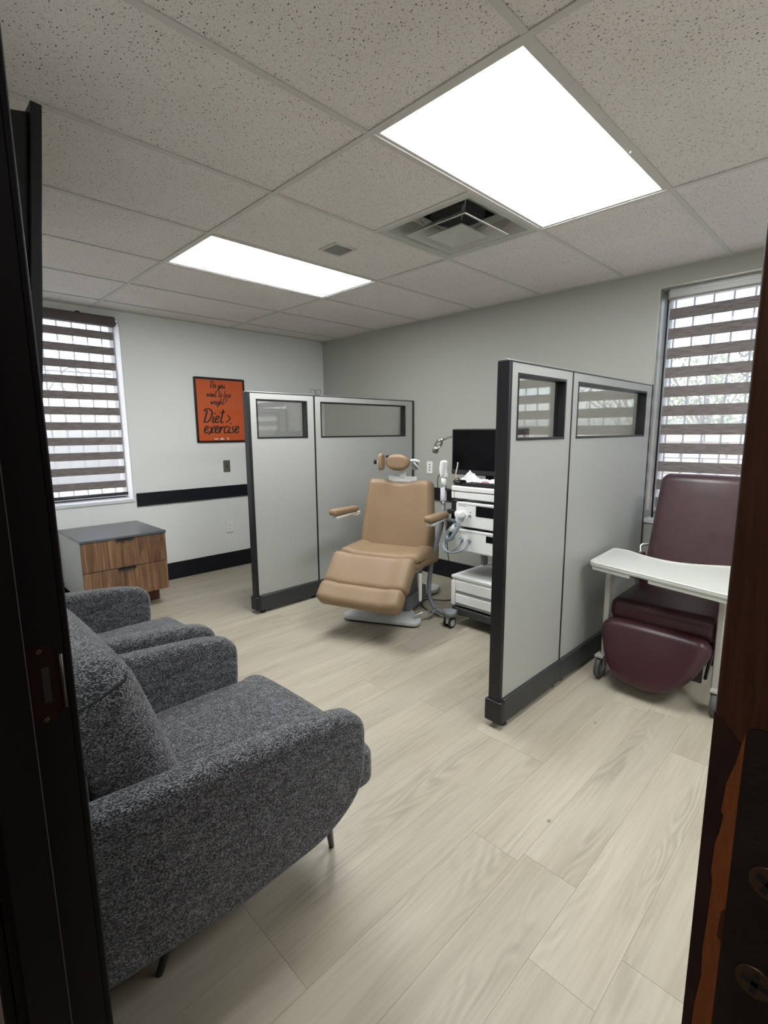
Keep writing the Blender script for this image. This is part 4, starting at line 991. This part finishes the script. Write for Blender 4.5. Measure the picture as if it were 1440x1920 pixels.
obj('coupling', cyl((2.478, -.866, .89), (2.478, -.866, .835), .013, .015, n=14), 'chrome', cw)
obj('hose', tube([(2.478, -.866, .845), (2.484, -.88, .80), (2.476, -.89, .69), (2.442, -.90, .564), (2.405, -.90, .436), (2.383, -.90, .308), (2.373, -.90, .201), (2.395, -.90, .115), (2.448, -.90, .063), (2.515, -.88, .045), (2.57, -.80, .045)], .0175, 12, 6), 'hose', cw)
cr = thing('chrome_arm', 'chrome jointed clamp arm left of the black monitor', 'holder')
obj('rod', tube([(2.36, -.43, 1.352), (2.23, -.45, 1.342), (2.125, -.45, 1.316)], .008, 10, 2), 'chrome', cr)
b = cyl((2.13, -.45, 1.330), (2.118, -.45, 1.300), .012, n=12); obj('joint', b, 'chrome', cr)
b = tube([(2.118, -.46, 1.312), (2.085, -.462, 1.305), (2.068, -.465, 1.275)], .010, 8, 3); tube([(2.118, -.44, 1.300), (2.105, -.44, 1.27), (2.075, -.442, 1.255)], .010, 8, 3, bm=b); obj('yoke', b, 'chrome', cr)
b = cyl((2.078, -.452, 1.262), (2.052, -.452, 1.215), .026, .026, n=20); cyl((2.052, -.452, 1.215), (2.050, -.452, 1.211), .022, .020, n=20, bm=b); obj('clamp_head', b, 'chrome', cr)
obj('mount_post', tube([(2.36, -.43, 1.352), (2.42, -.42, 1.30), (2.43, -.42, 1.06), (2.50, -.45, .995), (2.62, -.52, .99)], .010, 8, 3), 'chrome', cr)
lb = thing('gooseneck_holder', 'small cream and brass bracket beside the monitor', 'holder')
obj('stem', tube([(2.545, -.80, 1.03), (2.535, -.80, 1.08), (2.548, -.80, 1.13), (2.552, -.80, 1.165)], .005, 8, 4), mat('cream_stem', (.60, .55, .45), .4), lb)
b = cyl((2.53, -.81, 1.02), (2.56, -.80, 1.045), .014, n=12); cyl((2.53, -.80, 1.005), (2.55, -.80, 1.03), .010, n=12, bm=b); obj('clamp', b, mat('brass_clamp', (.25, .18, .11), .35, metal=.8), lb)

mn = thing('monitor', 'black computer monitor on top of the equipment cart', 'monitor', (2.645, -.56, 0))
obj('shell', box(-.32, .32, -.015, .02, 1.055, 1.402, .006), 'black_plastic', mn)
obj('screen', box(-.305, .305, -.0165, -.014, 1.095, 1.390), 'screen', mn)
obj('chin', box(-.318, .318, -.018, -.014, 1.060, 1.090, .001), mat('monitor_chin', (.022, .024, .028), .35), mn)
obj('stand', box(-.03, .03, .02, .05, 1.012, 1.2, .004), 'black_plastic', mn)
obj('stand_foot', box(-.12, .12, -.05, .08, 1.012, 1.022, .003), 'black_plastic', mn)
obj('emblem', box(.12, .145, -.0187, -.018, 1.073, 1.078), 'alu', mn)
kb = thing('keyboard', 'black keyboard on the white top of the cart', 'keyboard', (CX + .05, CY + .01, 1.012))
obj('case', box(0, .44, 0, .14, 0, .014, .003), 'black_plastic', kb)
km = bpy.data.meshes.new('key'); bm_ = box(-.0082, .0082, -.0082, .0082, 0, .006, .0015, 1); bm_.to_mesh(km); bm_.free(); km.materials.append(M['keys'])
for r_ in range(5):
    for c_ in range(15): share('key', km, kb, (.022 + c_ * .0195 * 1.40 * .72 * 1.4, .022 + r_ * .0235, .014))
wr = thing('plastic_wrap', 'crumpled white plastic wrapping with pink print on the cart top', 'wrapping', (2.63, -.70, 1.012))
b = bmesh.new(); rnd = random.Random(4); N = 18
vg = [[b.verts.new((-.11 + .30 * i / N, -.05 + .10 * j / N, max(.002, .004 + .062 * math.exp(-(((i / N - .25) / .14) ** 2 + ((j / N - .5) / .3) ** 2)) + .022 * math.exp(-(((j / N - .5) / .35) ** 2)) + rnd.uniform(-.012, .012)))) for j in range(N + 1)] for i in range(N + 1)]
for i in range(N):
    for j in range(N): b.faces.new((vg[i][j], vg[i + 1][j], vg[i + 1][j + 1], vg[i][j + 1]))
obj('film', b, 'plastic_bag', wr); obj('pink_print', box(.10, .15, -.052, -.046, .006, .026, .002), 'pink', wr)
ms = obj('mouse', cushion(.055, .09, .03, .013, lambda x, y, z, u, v, w: (x, y, z + (.006 * (1 - v * v) if w > 0 else 0)), 4, 4), 'black_plastic', None, loc=(2.629, -.87, 1.0285)); ms['label'] = 'small black computer mouse at the left end of the cart top'; ms['category'] = 'mouse'

# ------------------------------------------------------------ maroon recliner
rc = thing('recliner', 'maroon vinyl medical recliner on casters beside the right partition', 'recliner', (3.985, -.75, 0))
def frec(x, y, z, u, v, w):
    k = (w + 1) / 2; return (x * (1.0 - .09 * k), y - (.02 * (1 - u * u) if v < 0 else 0), z - .0)
b = cushion(.53, .12, .72, .055, frec, 6, 8)
xf(b, Matrix.Translation((.005, .385, .765)) @ Matrix.Rotation(math.radians(-14), 4, 'X')); bk = obj('backrest', b, 'maroon_worn', rc)
b = cushion(.50, .12, .13, .05, lambda x, y, z, u, v, w: (x, y - .01, z), 5, 6); xf(b, Matrix.Translation((.0, .24, .50)) @ Matrix.Rotation(math.radians(-14), 4, 'X')); obj('lumbar_pad', b, 'maroon', rc)
b = cushion(.53, .56, .13, .05, lambda x, y, z, u, v, w: (x, y - (.03 * (1 - u * u) if v < 0 else 0), z + (.01 * (1 - u * u) if w > 0 else 0)), 5, 6); xf(b, Matrix.Translation((-.0, .08, .415)) @ Matrix.Rotation(math.radians(2), 4, 'X')); obj('seat', b, 'maroon', rc)
fp_poly = rpoly([(-.255, .005), (-.268, -.08), (-.215, -.255), (-.10, -.318), (.085, -.335), (.155, -.25), (.240, -.06), (.228, .005)], [.05, .06, .08, .08, .06, .06, .05, .05], 6)
def ffoot(x, y, z, u, v, w):
    k = (1 - w) / 2; f = 1.0 + .05 * math.sin(min(1, k * 2.2) * math.pi) - .40 * k ** 2.4
    return (x * f - .022 * k, y - (.012 * (1 - u * u) * (1 - w * w) if v < 0 else 0), z + .055 * (abs(u) ** 2.5) * k ** 2 - .012 * (1 - k) * u * u)
b = cushion(.50, .115, .35, .055, ffoot, 6, 8)
xf(b, Matrix.Translation((-.014, -.262, .213)) @ Matrix.Rotation(math.radians(-17), 4, 'X')); obj('footrest_pad', b, 'maroon', rc)
obj('footrest_board', box(-.20, .20, -.18, -.165, .12, .33, .004), 'black_metal', rc)
for s in (-1, 1):
    b = tube([(s * .235, -.13, .34), (s * .222, -.15, .25), (s * .205, -.13, .13)], .008, 8, 0); tube([(s * .22, .05, .33), (s * .235, -.15, .22)], .007, 8, 0, bm=b); obj('footrest_linkage', b, 'black_metal', rc)
    # cream side tube with caster
    sx = -.272 if s < 0 else .262
    obj('front_leg', box(sx - .014, sx + .014, -.222, -.192, .125, .648, .006), 'cream_metal', rc)
    obj('rear_leg', box(sx - .014, sx + .014, .26, .288, .125, .648, .006), 'cream_metal', rc)
    obj('side_rail', box(sx - .012, sx + .012, -.20, .27, .30, .325, .004), 'cream_metal', rc)
    ar = obj('armrest', cushion(.055, .40, .045, .018, None, 3, 4), 'maroon', rc, loc=(sx - s * .0, .10, .625))
    obj('armrest_tube', tube([(sx, .30, .60), (sx - s * -.02, .33, .67), (sx - s * .03, .36, .685)], .009, 8, 4), 'chrome', ar).location = Vector((0, 0, 0)) - ar.location
    sx_leg = sx; sx = sx + s * .012
    for y in (-.222, .274):
        cs = obj('caster', box(sx - .024, sx + .024, y - .03, y + .03, .121, .138, .004), 'cream_metal', rc)
        b = box(sx - .024, sx - .018, y - .015, y + .03, .05, .115, .002); box(sx + .018, sx + .024, y - .015, y + .03, .05, .115, .002, bm=b); obj('fork', b, 'alu', cs)
        b = cyl((sx - .014, y, .06), (sx + .014, y, .06), .06, n=28); wo_ = obj('wheel', b, 'wheel_grey', cs)
        b = cyl((sx - .0155, y, .06), (sx + .0155, y, .06), .036, n=20); obj('hub', b, 'grey_plastic', cs)
obj('under_frame', box(-.26, .26, -.16, .27, .315, .35, .004), 'black_metal', rc)
ty = thing('meal_tray', 'cream white recliner tray with raised rim over the maroon seat', 'tray', (3.95, -.9, .65))
def W(x, y): return (x - 3.95, y + .9)
near_l, near_r = W(3.628, -1.035), W(4.36, -1.205)
fl_ = W(3.605, -.625); arc = [W(3.70, -.632), W(3.80, -.700), W(3.90, -.740), W(4.0, -.745), W(4.10, -.705), W(4.20, -.640), W(4.36, -.60)]
poly = [near_l, near_r] + arc[::-1] + [fl_]
b = slab(rpoly(poly, [.035, .035, .03, .04, .06, .06, .06, .06, .04, .035], 5), 0, .022, 'z', .006, 2); tp_ = obj('tray_top', b, 'cream_plastic', ty)
def inset(pl, d):
    c = Vector((sum(p[0] for p in pl) / len(pl), sum(p[1] for p in pl) / len(pl))); out = []
    N = len(pl)
    for i in range(N):
        a, p, q = Vector(pl[i - 1]), Vector(pl[i]), Vector(pl[(i + 1) % N])
        n1 = Vector((-(p - a).y, (p - a).x)).normalized(); n2 = Vector((-(q - p).y, (q - p).x)).normalized(); out.append(tuple(p + (n1 + n2).normalized() * d))
    return out
pl2 = rpoly(poly, [.035, .035, .03, .04, .06, .06, .06, .06, .04, .035], 5)
b = bmesh.new(); inn = inset(pl2, .010); N = len(pl2)
vo = [b.verts.new((*p, .022)) for p in pl2]; vt = [b.verts.new((*((Vector(p) * .5 + Vector(q) * .5)), .030)) for p, q in zip(pl2, inn)]; vi = [b.verts.new((*p, .0222)) for p in inn]
for i in range(N):
    j = (i + 1) % N
    for q in ((vo[i], vo[j], vt[j], vt[i]), (vt[i], vt[j], vi[j], vi[i])): f = b.faces.new(q); f.smooth = True
obj('rim', b, 'cream_plastic', ty)
dv = Vector(near_r) - Vector(near_l); L_ = dv.length; u_ = dv.normalized(); n_2 = Vector((-u_.y, u_.x))
b = bmesh.new()
for a, c in ((.02, .235), (.335, .73)):
    p0 = Vector(near_l) + u_ * a + n_2 * .004; p1 = Vector(near_l) + u_ * c + n_2 * .004
    slab([tuple(p0), tuple(p1), tuple(p1 + n_2 * .02), tuple(p0 + n_2 * .02)], -.018, .004, 'z', .003, 1, bm=b)
obj('skirt', b, 'cream_plastic', ty)
p0 = Vector(near_l) + u_ * .24 + n_2 * .012; p1 = Vector(near_l) + u_ * .33 + n_2 * .012
obj('latch_plate', slab([tuple(p0), tuple(p1), tuple(p1 + n_2 * .02), tuple(p0 + n_2 * .02)], -.008, 0, 'z'), 'charcoal', ty)
